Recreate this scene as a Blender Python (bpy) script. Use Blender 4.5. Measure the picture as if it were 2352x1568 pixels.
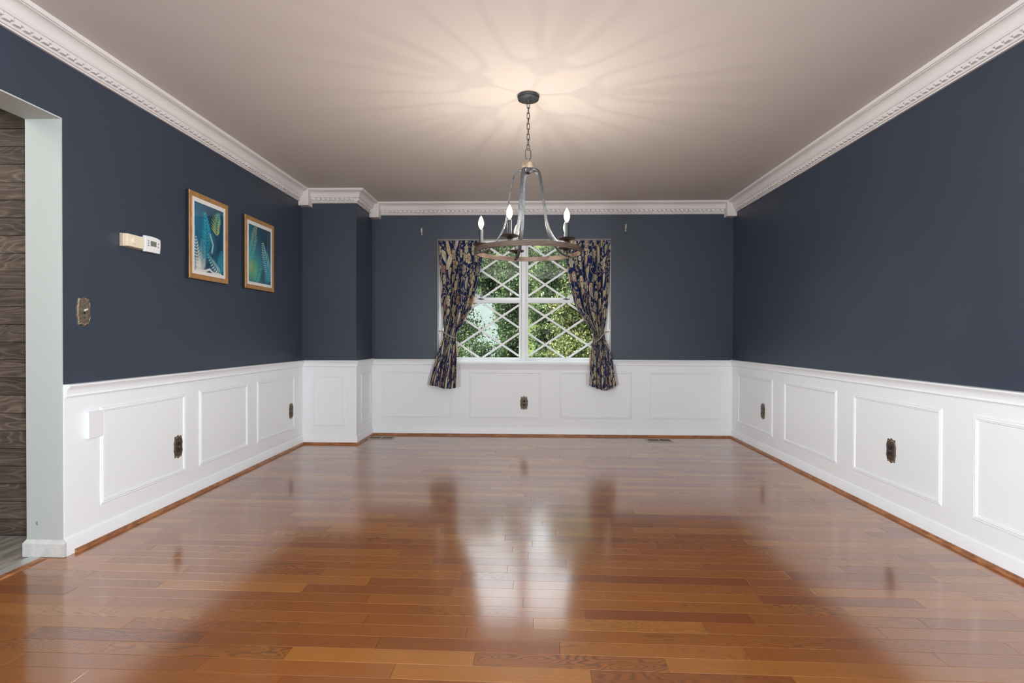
import bpy, math, random
import numpy as np
from mathutils import Vector, Matrix

R = random.Random(7)
rng = np.random.default_rng(11)
PI = math.pi
SC = bpy.context.scene
COL = SC.collection
for o in list(bpy.data.objects):
    bpy.data.objects.remove(o)

# ------------------------------------------------------------------ camera
XL, XR, D, BY, BX = -2.1807, 2.1226, 5.7673, 5.2361, -1.6572   # left, right, back wall, chase front, chase side
CH = 2.44                                                       # ceiling height
YR = -1.6                                                       # rear wall behind the camera
camd = bpy.data.cameras.new('camera')
cam = bpy.data.objects.new('camera', camd)
COL.objects.link(cam)
camd.sensor_width = 36
camd.lens = 36 * 1260.4 / 2352
camd.clip_start = 0.05
Fv = Vector((-0.02980938, 0.99952026, -0.00840588))
Rv = Vector((0.99955086, 0.02983407, 0.00282798))
Uv = Vector((-0.00307741, 0.00831781, 0.99996067))
M = Matrix((Rv, Uv, -Fv)).transposed().to_4x4()
M.translation = Vector((0, 0, 1.0382))
cam.matrix_world = M
SC.camera = cam

# ------------------------------------------------------------------ view, sky, sun, area lights
SC.view_settings.view_transform = 'Standard'
SC.view_settings.look = 'None'
SC.view_settings.gamma = 1
SC.view_settings.use_curve_mapping = False
SC.view_settings.exposure = 0.38
SC.cycles.use_denoising = True
SC.cycles.max_bounces = 10
SC.cycles.diffuse_bounces = 5
SC.cycles.glossy_bounces = 5
SC.cycles.transparent_max_bounces = 16
SC.cycles.sample_clamp_indirect = 6
SC.cycles.caustics_reflective = False
SC.cycles.caustics_refractive = False

world = bpy.data.worlds.new('sky')
SC.world = world
world.use_nodes = True
wn = world.node_tree
wn.nodes.clear()
sky = wn.nodes.new('ShaderNodeTexSky')
sky.sky_type = 'NISHITA'
sky.sun_disc = False
sky.air_density = 0.8
sky.dust_density = 6.0
sky.ozone_density = 0.3
sky.sun_elevation = math.radians(48)
sky.sun_rotation = math.radians(250)
bg = wn.nodes.new('ShaderNodeBackground')
bg.inputs['Strength'].default_value = 1.4
wo = wn.nodes.new('ShaderNodeOutputWorld')
hz = wn.nodes.new('ShaderNodeHueSaturation')   # hazy, nearly white summer sky
hz.inputs['Saturation'].default_value = 0.3
wn.links.new(sky.outputs[0], hz.inputs['Color'])
wn.links.new(hz.outputs[0], bg.inputs[0])
wn.links.new(bg.outputs[0], wo.inputs[0])


def area(name, loc, rot, sx, sy, power, color, portal=False):
    l = bpy.data.lights.new(name, 'AREA')
    l.shape = 'RECTANGLE'
    l.size, l.size_y = sx, sy
    l.energy = power
    l.color = color
    o = bpy.data.objects.new(name, l)
    COL.objects.link(o)
    o.location = loc
    o.rotation_euler = rot
    if portal:
        l.cycles.is_portal = True
    return o


sunl = bpy.data.lights.new('sun', 'SUN')
sunl.energy = 9.0
sunl.angle = math.radians(0.6)
sunl.color = (1.0, 0.93, 0.80)
suno = bpy.data.objects.new('sun', sunl)
COL.objects.link(suno)
suno.rotation_euler = Vector((-0.45, -0.38, 0.80)).to_track_quat('Z', 'Y').to_euler()
# fill lights added behind the camera and in the hall; window sampling portal
for sx_ in (-1, 1):
    q_ = Vector((sx_ * 2.55, YR - 0.75, 1.35)) - Vector((sx_ * -2.0, 3.1, 1.75))
    o_ = area('rear_fill_light', (sx_ * 2.55, YR - 0.75, 1.35), q_.to_track_quat('Z', 'Y').to_euler(), 1.3, 1.8, 178, (0.86, 0.935, 1.0))
    o_.data.spread = math.radians(95)
area('hall_fill_light', (-3.3, 1.6, 2.36), (0, 0, 0), 1.4, 1.4, 17, (1.0, 0.95, 0.88))  # added to brighten the jamb and shiplap
area('window_portal', (-0.05, D + 0.2, 1.43), (math.radians(-90), 0, 0), 1.84, 1.3, 1, (1, 1, 1), portal=True)

# ------------------------------------------------------------------ materials


def srgb(r, g, b):
    f = lambda c: (c / 255 / 12.92) if c / 255 <= 0.04045 else ((c / 255 + 0.055) / 1.055) ** 2.4
    return (f(r), f(g), f(b), 1)


def newmat(name):
    m = bpy.data.materials.new(name)
    m.use_nodes = True
    nt = m.node_tree
    return m, nt, nt.nodes['Principled BSDF']


def node(nt, t, **kw):
    n = nt.nodes.new(t)
    for k, v in kw.items():
        setattr(n, k, v)
    return n


def simple(name, col, rough=0.5, metal=0.0, bump=0.0, bscale=200, spec=0.5, var=0.0, vscale=6, emit=None, coat=0, detail=3):
    m, nt, b = newmat(name)
    b.inputs['Base Color'].default_value = col
    b.inputs['Roughness'].default_value = rough
    b.inputs['Metallic'].default_value = metal
    b.inputs['Specular IOR Level'].default_value = spec
    b.inputs['Coat Weight'].default_value = coat
    tc = node(nt, 'ShaderNodeTexCoord')
    if bump:
        n = node(nt, 'ShaderNodeTexNoise')
        n.inputs['Scale'].default_value = bscale
        n.inputs['Detail'].default_value = detail
        nt.links.new(tc.outputs['Object'], n.inputs['Vector'])
        bp = node(nt, 'ShaderNodeBump')
        bp.inputs['Strength'].default_value = bump
        bp.inputs['Distance'].default_value = 0.002
        nt.links.new(n.outputs['Fac'], bp.inputs['Height'])
        nt.links.new(bp.outputs[0], b.inputs['Normal'])
    if var:
        n = node(nt, 'ShaderNodeTexNoise')
        n.inputs['Scale'].default_value = vscale
        nt.links.new(tc.outputs['Object'], n.inputs['Vector'])
        cr = node(nt, 'ShaderNodeValToRGB')
        cr.color_ramp.elements[0].position = 0.3
        cr.color_ramp.elements[1].position = 0.7
        cr.color_ramp.elements[0].color = tuple(c * (1 - var) for c in col[:3]) + (1,)
        cr.color_ramp.elements[1].color = tuple(min(1, c * (1 + var)) for c in col[:3]) + (1,)
        nt.links.new(n.outputs['Fac'], cr.inputs[0])
        nt.links.new(cr.outputs[0], b.inputs['Base Color'])
    if emit:
        b.inputs['Emission Color'].default_value = emit[0]
        b.inputs['Emission Strength'].default_value = emit[1]
    return m


NAVY = simple('navy_satin_paint', (0.0265, 0.0375, 0.060, 1), 0.48, bump=0.10, bscale=260, spec=0.65, var=0.05, vscale=2)
WHITE = simple('white_semigloss_paint', (0.84, 0.865, 0.88, 1), 0.38, bump=0.03, bscale=120)
TRIMW = simple('white_trim_paint', (0.84, 0.865, 0.88, 1), 0.36, bump=0.03, bscale=90)
CROWN = simple('warm_white_crown_paint', (0.69, 0.65, 0.63, 1), 0.45)
CEIL = simple('beige_ceiling_paint', (0.69, 0.645, 0.615, 1), 0.9, bump=0.05, bscale=180, spec=0.2)
JAMB = simple('pale_grey_green_paint', (0.47, 0.50, 0.475, 1), 0.6, bump=0.15, bscale=220)
VINYL = simple('white_vinyl', (0.82, 0.84, 0.86, 1), 0.35)
GREYV = simple('grey_sash_liner', (0.42, 0.39, 0.37, 1), 0.5)
ALU = simple('brushed_aluminium', (0.62, 0.64, 0.64, 1), 0.4, metal=0.6)
BLACKM = simple('black_metal', (0.015, 0.015, 0.016, 1), 0.4, metal=0.5)
BLACKW = simple('black_frame_side', (0.012, 0.010, 0.010, 1), 0.5)
CREAM = simple('cream_plastic', srgb(228, 214, 190), 0.4)
CREAMD = simple('tan_plastic', srgb(186, 168, 146), 0.45)
WPLAST = simple('white_plastic', (0.80, 0.80, 0.81, 1), 0.35)
BTN = simple('grey_button', (0.22, 0.22, 0.23, 1), 0.5)
LCD = simple('green_grey_lcd', srgb(108, 118, 100), 0.2)
BRASSD = simple('dark_aged_brass', (0.105, 0.077, 0.054, 1), 0.42, metal=0.6, bump=0.8, bscale=380, var=0.35, vscale=90)
BRASSL = simple('light_aged_brass', (0.20, 0.165, 0.125, 1), 0.4, metal=0.6, bump=0.9, bscale=330, var=0.35, vscale=70)
BRASSR = simple('highlight_screw_brass', (0.62, 0.44, 0.24, 1), 0.3, metal=0.8)  # bright tone stands for highlights on curls and rims; also outlet screws
RECEPT = simple('brown_receptacle', (0.018, 0.009, 0.006, 1), 0.25)
DARK = simple('black_slot', (0.004, 0.004, 0.004, 1), 0.6)
GREYM = simple('brushed_grey_iron', (0.07, 0.077, 0.088, 1), 0.52, metal=0.5, var=0.35, vscale=50)
BRONZE = simple('dark_bronze', (0.045, 0.030, 0.024, 1), 0.38, metal=0.6)
CANOPYM = simple('charcoal_metal', (0.045, 0.05, 0.055, 1), 0.45, metal=0.5)
FILA = simple('lit_filament', (1, 0.9, 0.75, 1), 0.3, emit=((1.0, 0.85, 0.68, 1), 200))


def bulb_mat():
    m = bpy.data.materials.new('glowing_bulb_glass')
    m.use_nodes = True
    nt = m.node_tree
    nt.nodes.clear()
    o = nt.nodes.new('ShaderNodeOutputMaterial')
    ad = nt.nodes.new('ShaderNodeAddShader')
    tr = nt.nodes.new('ShaderNodeBsdfTransparent')
    em = nt.nodes.new('ShaderNodeEmission')
    em.inputs[0].default_value = (1.0, 0.84, 0.62, 1)
    em.inputs[1].default_value = 0.75
    nt.links.new(tr.outputs[0], ad.inputs[0])
    nt.links.new(em.outputs[0], ad.inputs[1])
    nt.links.new(ad.outputs[0], o.inputs[0])
    return m


BULB = bulb_mat()
BRASS = simple('bulb_socket_silver', (0.6, 0.58, 0.55, 1), 0.3, metal=0.9)
MATB = simple('off_white_mat_board', srgb(238, 234, 228), 0.8)
ROPE = simple('tan_rope', srgb(196, 178, 156), 0.8, bump=0.8, bscale=500)
GRILLE = simple('beige_register_metal', srgb(176, 160, 142), 0.4, metal=0.2)
SUBF = simple('dark_subfloor', (0.02, 0.010, 0.005, 1), 0.9)
GROUT = simple('pale_grout', (0.60, 0.59, 0.56, 1), 0.9)
REFLM = simple('pale_reflection_grey', (0.055, 0.068, 0.068, 1), 0.95, spec=0.05, var=0.08, vscale=3)
BARK = simple('tree_bark', (0.10, 0.08, 0.06, 1), 0.9, bump=1.0, bscale=20, var=0.3, vscale=9)
LAWN = simple('lawn_green', (0.035, 0.048, 0.014, 1), 0.95, spec=0.05, var=0.4, vscale=3)
GRASSM = simple('grass_blades', (0.16, 0.20, 0.05, 1), 0.8, var=0.4, vscale=2)
LATHW = simple('gold_wood_frame', srgb(168, 124, 76), 0.42, metal=0.12, bump=0.5, bscale=300, var=0.2, vscale=25)
STUCCO = simple('house_siding', (0.5, 0.48, 0.45, 1), 0.8)
CRYSTAL = simple('clear_plastic_hook', (0.75, 0.73, 0.71, 1), 0.12, metal=0.3)
LIVW = simple('greige_paint', (0.45, 0.44, 0.42, 1), 0.8)


def wood_floor():
    m, nt, b = newmat('glossy_oak_floorboard')
    L = nt.links.new
    tc = node(nt, 'ShaderNodeTexCoord')
    at = node(nt, 'ShaderNodeAttribute', attribute_name='rnd')
    sep = node(nt, 'ShaderNodeSeparateXYZ')
    L(tc.outputs['Object'], sep.inputs[0])

    def math_(op, a, bb, c=None):
        n = node(nt, 'ShaderNodeMath', operation=op)
        for i, v in enumerate([a, bb, c]):
            if v is None:
                continue
            if isinstance(v, (int, float)):
                n.inputs[i].default_value = v
            else:
                L(v, n.inputs[i])
        return n.outputs[0]
    r = at.outputs['Fac']

    def coords(sx, sy, ox, oy):
        c = node(nt, 'ShaderNodeCombineXYZ')
        L(math_('MULTIPLY_ADD', sep.outputs[0], sx, math_('MULTIPLY', r, ox)), c.inputs[0])
        L(math_('MULTIPLY_ADD', sep.outputs[1], sy, math_('MULTIPLY', r, oy)), c.inputs[1])
        L(math_('MULTIPLY', r, 7.0), c.inputs[2])
        return c.outputs[0]
    n1 = node(nt, 'ShaderNodeTexNoise')
    n1.inputs['Scale'].default_value = 1
    n1.inputs['Detail'].default_value = 1.5
    n1.inputs['Distortion'].default_value = 0.3
    L(coords(2.2, 13.0, 371, 913), n1.inputs['Vector'])
    ring = math_('SINE', math_('MULTIPLY', n1.outputs['Fac'], 170.0), 0)
    ring = math_('MULTIPLY_ADD', ring, 0.5, 0.5)
    ring = math_('POWER', ring, 1.8)
    n2 = node(nt, 'ShaderNodeTexNoise')
    n2.inputs['Scale'].default_value = 1
    n2.inputs['Detail'].default_value = 4
    L(coords(9.0, 260.0, 77, 33), n2.inputs['Vector'])
    n3 = node(nt, 'ShaderNodeTexNoise')
    n3.inputs['Scale'].default_value = 1
    n3.inputs['Detail'].default_value = 2
    L(coords(1.6, 5.0, 51, 17), n3.inputs['Vector'])
    # how strongly a board shows its grain
    r2 = math_('FRACT', math_('MULTIPLY', r, 17.31), 0)
    strength = math_('MULTIPLY_ADD', math_('POWER', r2, 3.0), 0.8, 0.16)
    grain = math_('MULTIPLY', math_('MULTIPLY', ring, strength), math_('MULTIPLY_ADD', n3.outputs['Fac'], 1.6, -0.2))
    grain = math_('ADD', grain, math_('MULTIPLY', math_('SUBTRACT', n2.outputs['Fac'], 0.42), 0.55))
    mix = node(nt, 'ShaderNodeMix', data_type='RGBA')
    L(grain, mix.inputs[0])
    ra = node(nt, 'ShaderNodeValToRGB')
    cs = [(0.0, (0.235, 0.064, 0.008, 1)), (0.2, (0.300, 0.090, 0.009, 1)), (0.7, (0.345, 0.115, 0.011, 1)), (1.0, (0.41, 0.155, 0.020, 1))]
    ra.color_ramp.elements[0].color = cs[0][1]
    ra.color_ramp.elements[1].color = cs[-1][1]
    for p, c in cs[1:-1]:
        e = ra.color_ramp.elements.new(p)
        e.color = c
    L(r, ra.inputs[0])
    L(ra.outputs[0], mix.inputs[6])
    mix.inputs[7].default_value = (0.06, 0.018, 0.005, 1)
    L(mix.outputs[2], b.inputs['Base Color'])
    b.inputs['Roughness'].default_value = 0.42
    b.inputs['Specular IOR Level'].default_value = 0.3
    b.inputs['Coat Weight'].default_value = 1.0
    b.inputs['Coat Roughness'].default_value = 0.14
    b.inputs['Coat IOR'].default_value = 1.95
    n4 = node(nt, 'ShaderNodeTexNoise')
    n4.inputs['Scale'].default_value = 1
    n4.inputs['Detail'].default_value = 1
    L(coords(3.5, 12, 5, 9), n4.inputs['Vector'])
    bp = node(nt, 'ShaderNodeBump')
    bp.inputs['Strength'].default_value = 0.10
    bp.inputs['Distance'].default_value = 0.003
    L(n4.outputs['Fac'], bp.inputs['Height'])
    L(bp.outputs[0], b.inputs['Coat Normal'])
    return m


OAK = wood_floor()


def wood(name, light, dark, sx, sy, sz, freq=60, rough=0.5, knots=False, spec=0.3, rndattr=False, metal=0.0, strength=1.0, power=0):
    m, nt, b = newmat(name)
    L = nt.links.new
    tc = node(nt, 'ShaderNodeTexCoord')
    mp = node(nt, 'ShaderNodeMapping')
    mp.inputs['Scale'].default_value = (sx, sy, sz)
    L(tc.outputs['Object'], mp.inputs[0])
    vec = mp.outputs[0]
    if rndattr:
        at = node(nt, 'ShaderNodeAttribute', attribute_name='rnd')
        c = node(nt, 'ShaderNodeCombineXYZ')
        ml = node(nt, 'ShaderNodeMath', operation='MULTIPLY')
        ml.inputs[1].default_value = 57.0
        L(at.outputs['Fac'], ml.inputs[0])
        for i in range(3):
            L(ml.outputs[0], c.inputs[i])
        ad = node(nt, 'ShaderNodeVectorMath', operation='ADD')
        L(vec, ad.inputs[0])
        L(c.outputs[0], ad.inputs[1])
        vec = ad.outputs[0]
    n1 = node(nt, 'ShaderNodeTexNoise')
    n1.inputs['Scale'].default_value = 1
    n1.inputs['Detail'].default_value = 1.5
    L(vec, n1.inputs['Vector'])
    m1 = node(nt, 'ShaderNodeMath', operation='MULTIPLY')
    m1.inputs[1].default_value = freq
    L(n1.outputs['Fac'], m1.inputs[0])
    m2 = node(nt, 'ShaderNodeMath', operation='SINE')
    L(m1.outputs[0], m2.inputs[0])
    if power:
        a1 = node(nt, 'ShaderNodeMath', operation='MULTIPLY_ADD')
        a1.inputs[1].default_value = 0.5
        a1.inputs[2].default_value = 0.5
        L(m2.outputs[0], a1.inputs[0])
        m2 = node(nt, 'ShaderNodeMath', operation='POWER')
        m2.inputs[1].default_value = power
        L(a1.outputs[0], m2.inputs[0])
    n2 = node(nt, 'ShaderNodeTexNoise')
    n2.inputs['Scale'].default_value = 6
    n2.inputs['Detail'].default_value = 5
    L(vec, n2.inputs['Vector'])
    m3 = node(nt, 'ShaderNodeMath', operation='MULTIPLY_ADD')
    L(m2.outputs[0], m3.inputs[0])
    m3.inputs[1].default_value = 0.28 * strength
    L(n2.outputs['Fac'], m3.inputs[2])
    cr = node(nt, 'ShaderNodeValToRGB')
    cr.color_ramp.elements[0].position = 0.2
    cr.color_ramp.elements[1].position = 0.85
    cr.color_ramp.elements[0].color = dark
    cr.color_ramp.elements[1].color = light
    L(m3.outputs[0], cr.inputs[0])
    out = cr.outputs[0]
    if rndattr:
        hs = node(nt, 'ShaderNodeHueSaturation')
        mm = node(nt, 'ShaderNodeMath', operation='MULTIPLY_ADD')
        mm.inputs[1].default_value = 0.5
        mm.inputs[2].default_value = 0.75
        L(at.outputs['Fac'], mm.inputs[0])
        L(mm.outputs[0], hs.inputs['Value'])
        L(out, hs.inputs['Color'])
        out = hs.outputs[0]
    L(out, b.inputs['Base Color'])
    b.inputs['Roughness'].default_value = rough
    b.inputs['Specular IOR Level'].default_value = spec
    b.inputs['Metallic'].default_value = metal
    bp = node(nt, 'ShaderNodeBump')
    bp.inputs['Strength'].default_value = 0.25
    bp.inputs['Distance'].default_value = 0.001
    L(m3.outputs[0], bp.inputs['Height'])
    L(bp.outputs[0], b.inputs['Normal'])
    return m


SHIP = wood('stained_grey_brown_shiplap', srgb(104, 90, 79), srgb(50, 42, 38), 1.6, 3, 9, freq=110, rough=0.6, rndattr=True, power=6, strength=1.5)
TILE = wood('grey_wood_look_tile', srgb(176, 170, 162), srgb(128, 122, 116), 12, 2, 2, freq=26, rough=0.4, rndattr=True, spec=0.5)
SHOE = wood('oak_shoe_moulding', srgb(182, 122, 76), srgb(120, 70, 38), 6, 6, 30, freq=20, rough=0.35, spec=0.5, strength=0.6)
RINGW = wood('weathered_brown_wood', srgb(112, 94, 82), srgb(68, 55, 47), 6, 6, 90, freq=16, rough=0.55, strength=0.5)
HUBW = wood('pale_weathered_wood', srgb(176, 158, 138), srgb(128, 110, 94), 30, 30, 30, freq=12, rough=0.5, strength=0.5)


def glass_mat(name='window_glass', tint=(0.93, 0.96, 0.94, 1)):
    m = bpy.data.materials.new(name)
    m.use_nodes = True
    nt = m.node_tree
    nt.nodes.clear()
    o = node(nt, 'ShaderNodeOutputMaterial')
    mx = node(nt, 'ShaderNodeMixShader')
    lw = node(nt, 'ShaderNodeLayerWeight')
    pw = node(nt, 'ShaderNodeMath', operation='POWER')
    pw.inputs[1].default_value = 5.0
    nt.links.new(lw.outputs['Facing'], pw.inputs[0])
    fr = node(nt, 'ShaderNodeMath', operation='MULTIPLY_ADD')
    fr.inputs[1].default_value = 0.95
    fr.inputs[2].default_value = 0.035
    nt.links.new(pw.outputs[0], fr.inputs[0])
    tr = node(nt, 'ShaderNodeBsdfTransparent')
    tr.inputs[0].default_value = tint
    gl = node(nt, 'ShaderNodeBsdfGlossy')
    gl.inputs['Roughness'].default_value = 0.01
    nt.links.new(fr.outputs[0], mx.inputs[0])
    nt.links.new(tr.outputs[0], mx.inputs[1])
    nt.links.new(gl.outputs[0], mx.inputs[2])
    nt.links.new(mx.outputs[0], o.inputs[0])
    return m


GLASS = glass_mat()
PGLASS = glass_mat('picture_glass', (1, 1, 1, 1))


def attr_mat(name, rough=0.8, spec=0.3, sheen=0.0, bump=0.0, bscale=600, trans=0.0):
    m, nt, b = newmat(name)
    at = node(nt, 'ShaderNodeAttribute', attribute_name='Col')
    nt.links.new(at.outputs['Color'], b.inputs['Base Color'])
    b.inputs['Roughness'].default_value = rough
    b.inputs['Specular IOR Level'].default_value = spec
    b.inputs['Sheen Weight'].default_value = sheen
    if bump:
        tc = node(nt, 'ShaderNodeTexCoord')
        n = node(nt, 'ShaderNodeTexNoise')
        n.inputs['Scale'].default_value = bscale
        nt.links.new(tc.outputs['Object'], n.inputs['Vector'])
        bp = node(nt, 'ShaderNodeBump')
        bp.inputs['Strength'].default_value = bump
        bp.inputs['Distance'].default_value = 0.001
        nt.links.new(n.outputs['Fac'], bp.inputs['Height'])
        nt.links.new(bp.outputs[0], b.inputs['Normal'])
    if trans:
        out = nt.nodes['Material Output']
        t = node(nt, 'ShaderNodeBsdfTranslucent')
        nt.links.new(at.outputs['Color'], t.inputs[0])
        mx = node(nt, 'ShaderNodeMixShader')
        mx.inputs[0].default_value = trans
        nt.links.new(b.outputs[0], mx.inputs[1])
        nt.links.new(t.outputs[0], mx.inputs[2])
        nt.links.new(mx.outputs[0], out.inputs[0])
    return m


FABRIC = attr_mat('floral_navy_fabric', 0.85, 0.2, 0.1, 0.3, 700)
PRINT = attr_mat('fern_print_paper', 0.6, 0.2)
LEAF = attr_mat('leaves', 0.55, 0.22, trans=0.35)

# ------------------------------------------------------------------ mesh helpers


class MB:
    def __init__(s):
        s.v, s.f = [], []

    def add(s, vs, fs):
        o = len(s.v)
        s.v += [tuple(v) for v in vs]
        s.f += [tuple(i + o for i in f) for f in fs]
        return s

    def box(s, x0, x1, y0, y1, z0, z1):
        return s.add([(x0, y0, z0), (x1, y0, z0), (x1, y1, z0), (x0, y1, z0), (x0, y0, z1), (x1, y0, z1), (x1, y1, z1), (x0, y1, z1)],
                     [(0, 3, 2, 1), (4, 5, 6, 7), (0, 1, 5, 4), (1, 2, 6, 5), (2, 3, 7, 6), (3, 0, 4, 7)])

    def prism(s, poly, fn, d0, d1, taper=None):
        """poly of (a,b); fn(a,b,d) -> xyz; from depth d0 to d1; the taper poly is used at d1"""
        n = len(poly)
        top = taper or poly
        vs = [fn(a, b, d0) for a, b in poly] + [fn(a, b, d1) for a, b in top]
        fs = [tuple(range(n))[::-1], tuple(range(n, 2 * n))] + [(i, (i + 1) % n, n + (i + 1) % n, n + i) for i in range(n)]
        return s.add(vs, fs)

    def lathe(s, prof, c=(0, 0, 0), n=24, cap=True):
        vs, fs = [], []
        for r, z in prof:
            for i in range(n):
                a = 2 * PI * i / n
                vs.append((c[0] + r * math.cos(a), c[1] + r * math.sin(a), c[2] + z))
        for k in range(len(prof) - 1):
            for i in range(n):
                j = (i + 1) % n
                fs.append((k * n + i, k * n + j, (k + 1) * n + j, (k + 1) * n + i))
        if cap:
            fs.append(tuple(range(n))[::-1])
            fs.append(tuple(range((len(prof) - 1) * n, len(prof) * n)))
        return s.add(vs, fs)

    def tube(s, pts, rad, n=8, closed=False, sec=None, up=None):
        """round tube (or flat section sec=(w,h) with the given side vector up)"""
        pts = [Vector(p) for p in pts]
        N = len(pts)
        vs, fs = [], []
        prev = None
        for i, p in enumerate(pts):
            if closed:
                t = (pts[(i + 1) % N] - pts[i - 1]).normalized()
            else:
                t = (pts[min(i + 1, N - 1)] - pts[max(i - 1, 0)]).normalized()
            if up is not None:
                a = Vector(up)
            elif prev is None:
                a = t.orthogonal()
            else:
                a = prev
            a = (a - t * a.dot(t)).normalized()
            prev = a
            b = t.cross(a)
            r = rad[i] if isinstance(rad, (list, tuple)) else rad
            if sec:
                w, h = sec
                c = 0.22
                loop = [(-w, -h + h * c), (-w + w * c, -h), (w - w * c, -h), (w, -h + h * c), (w, h - h * c), (w - w * c, h), (-w + w * c, h), (-w, h - h * c)]
                vs += [p + a * x / 2 + b * y / 2 for x, y in loop]
                n = 8
            else:
                vs += [p + a * r * math.cos(2 * PI * k / n) + b * r * math.sin(2 * PI * k / n) for k in range(n)]
        for i in range(N if closed else N - 1):
            j = (i + 1) % N
            for k in range(n):
                l = (k + 1) % n
                fs.append((i * n + k, i * n + l, j * n + l, j * n + k))
        if not closed:
            fs.append(tuple(range(n))[::-1])
            fs.append(tuple(range((N - 1) * n, N * n)))
        return s.add(vs, fs)

    def build(s, name, mat, parent=None, smooth=False, loc=None, bevel=0, attr=None, segs=2):
        me = bpy.data.meshes.new(name)
        me.from_pydata([tuple(v) for v in s.v], [], s.f)
        me.validate()
        me.update()
        if mat:
            me.materials.append(mat)
        if attr is not None:
            a = me.attributes.new('rnd', 'FLOAT', 'FACE')
            vals = attr if hasattr(attr, '__len__') else [attr] * len(me.polygons)
            a.data.foreach_set('value', list(vals))
        if smooth:
            me.polygons.foreach_set('use_smooth', [True] * len(me.polygons))
        import bmesh
        bm = bmesh.new()
        bm.from_mesh(me)
        bmesh.ops.recalc_face_normals(bm, faces=bm.faces)
        if smooth == 'auto':
            for e in bm.edges:
                if len(e.link_faces) == 2 and e.calc_face_angle(0) > 0.6:
                    e.smooth = False
        bm.to_mesh(me)
        bm.free()
        o = bpy.data.objects.new(name, me)
        COL.objects.link(o)
        if parent:
            o.parent = parent
        if loc:
            o.location = loc
        if bevel:
            md = o.modifiers.new('bevel', 'BEVEL')
            md.width = bevel
            md.segments = segs
            md.limit_method = 'ANGLE'
        return o


def tag(o, label, cat, group=None, kind=None):
    o['label'] = label
    if cat:
        o['category'] = cat
    if group:
        o['group'] = group
    if kind:
        o['kind'] = kind
    return o


def thing(name, label, cat, loc=(0, 0, 0), group=None):
    o = bpy.data.objects.new(name, None)
    COL.objects.link(o)
    o.location = loc
    o.empty_display_size = 0.05
    return tag(o, label, cat, group)


def struct(o, label=None):
    o['kind'] = 'structure'
    if label:
        o['label'] = label
    return o


def offs(path, o):
    """offset an open plan polyline towards its right side by o, mitred"""
    res = []
    for i, p in enumerate(path):
        dirs = []
        if i > 0:
            d = Vector(p) - Vector(path[i - 1])
            dirs.append(d.normalized())
        if i < len(path) - 1:
            d = Vector(path[i + 1]) - Vector(p)
            dirs.append(d.normalized())
        ns = [Vector((d.y, -d.x)) for d in dirs]
        if len(ns) == 1:
            res.append(Vector(p) + ns[0] * o)
        else:
            b = ns[0] + ns[1]
            res.append(Vector(p) + b * (o / (1 + ns[0].dot(ns[1]))))
    return res


def sweep(path, seg, prof, nseg=1):
    """prism of the profile (o, z) along one segment of a plan path with mitred ends"""
    mb = MB()
    n = len(prof)
    A, B = [], []
    for o, z in prof:
        q = offs(path, o)
        A.append((q[seg].x, q[seg].y, z))
        B.append((q[seg + 1].x, q[seg + 1].y, z))
    vs = []
    for k in range(nseg + 1):
        t = k / nseg
        vs += [tuple(a[i] * (1 - t) + b[i] * t for i in range(3)) for a, b in zip(A, B)]
    fs = [tuple(range(n))[::-1], tuple(range(nseg * n, nseg * n + n))]
    for k in range(nseg):
        for i in range(n):
            j = (i + 1) % n
            fs.append((k * n + i, k * n + j, (k + 1) * n + j, (k + 1) * n + i))
    return mb.add(vs, fs)


def rect_frame(fn, a0, a1, b0, b1, prof):
    """mitred rectangular frame; prof of (inset, height); fn(a,b,d)->xyz"""
    mb = MB()
    n = len(prof)
    vs = []
    for ca, cb, sa, sb in ((a0, b0, 1, 1), (a1, b0, -1, 1), (a1, b1, -1, -1), (a0, b1, 1, -1)):
        for w, d in prof:
            vs.append(fn(ca + sa * w, cb + sb * w, d))
    fs = []
    for c in range(4):
        e = (c + 1) % 4
        for i in range(n):
            j = (i + 1) % n
            fs.append((c * n + i, c * n + j, e * n + j, e * n + i))
    return mb.add(vs, fs)


# wall frames: (a along the wall, b height, d out into the room) -> xyz
fnL = lambda a, b, d: (XL + d, a, b)
fnR = lambda a, b, d: (XR - d, a, b)
fnB = lambda a, b, d: (a, D - d, b)
fnC = lambda a, b, d: (a, BY - d, b)      # chase front
fnS = lambda a, b, d: (BX + d, a, b)      # chase side

# ------------------------------------------------------------------ room shell
YE = 2.507      # end of the left wall at the hall opening
YO = 0.55       # other side of that opening
TH = 0.17
OPZ = 2.054
WX0, WX1, WZ0, WZ1 = -0.9600, 0.8600, 0.800, 2.063

floor = struct(MB().box(XL - 0.08, XR + 0.1, YR - 0.1, D + 0.1, -0.06, -0.014).build('floor', SUBF), 'glossy orange brown oak strip floor')
ceiling = struct(MB().box(XL - TH, XR + 0.15, YR, D + 0.15, CH, CH + 0.1).build('ceiling', CEIL), 'flat beige painted ceiling above the chandelier')

wl = MB().box(XL - TH, XL, YE, D, 0, CH).box(XL - TH, XL, YO, YE, OPZ, CH).box(XL - TH, XL, YR, YO, 0, CH)
wall_left = struct(wl.build('wall_left', NAVY), 'navy wall with two framed pictures above white wainscot')
wall_right = struct(MB().box(XR, XR + 0.15, YR, D, 0, CH).build('wall_right', NAVY), 'plain navy wall on the right above white wainscot')
wb = MB().box(XL - TH, WX0, D, D + 0.17, 0, CH).box(WX1, XR + 0.15, D, D + 0.17, 0, CH)
wb.box(WX0, WX1, D, D + 0.17, 0, WZ0 - 0.03).box(WX0, WX1, D, D + 0.17, WZ1, CH)
wall_back = struct(wb.build('wall_back', NAVY), 'navy wall around the window')
wall_corner = struct(MB().box(XL, BX, BY, D, 0, CH).build('wall_corner', NAVY), 'boxed out navy chase in the far left corner')
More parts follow.
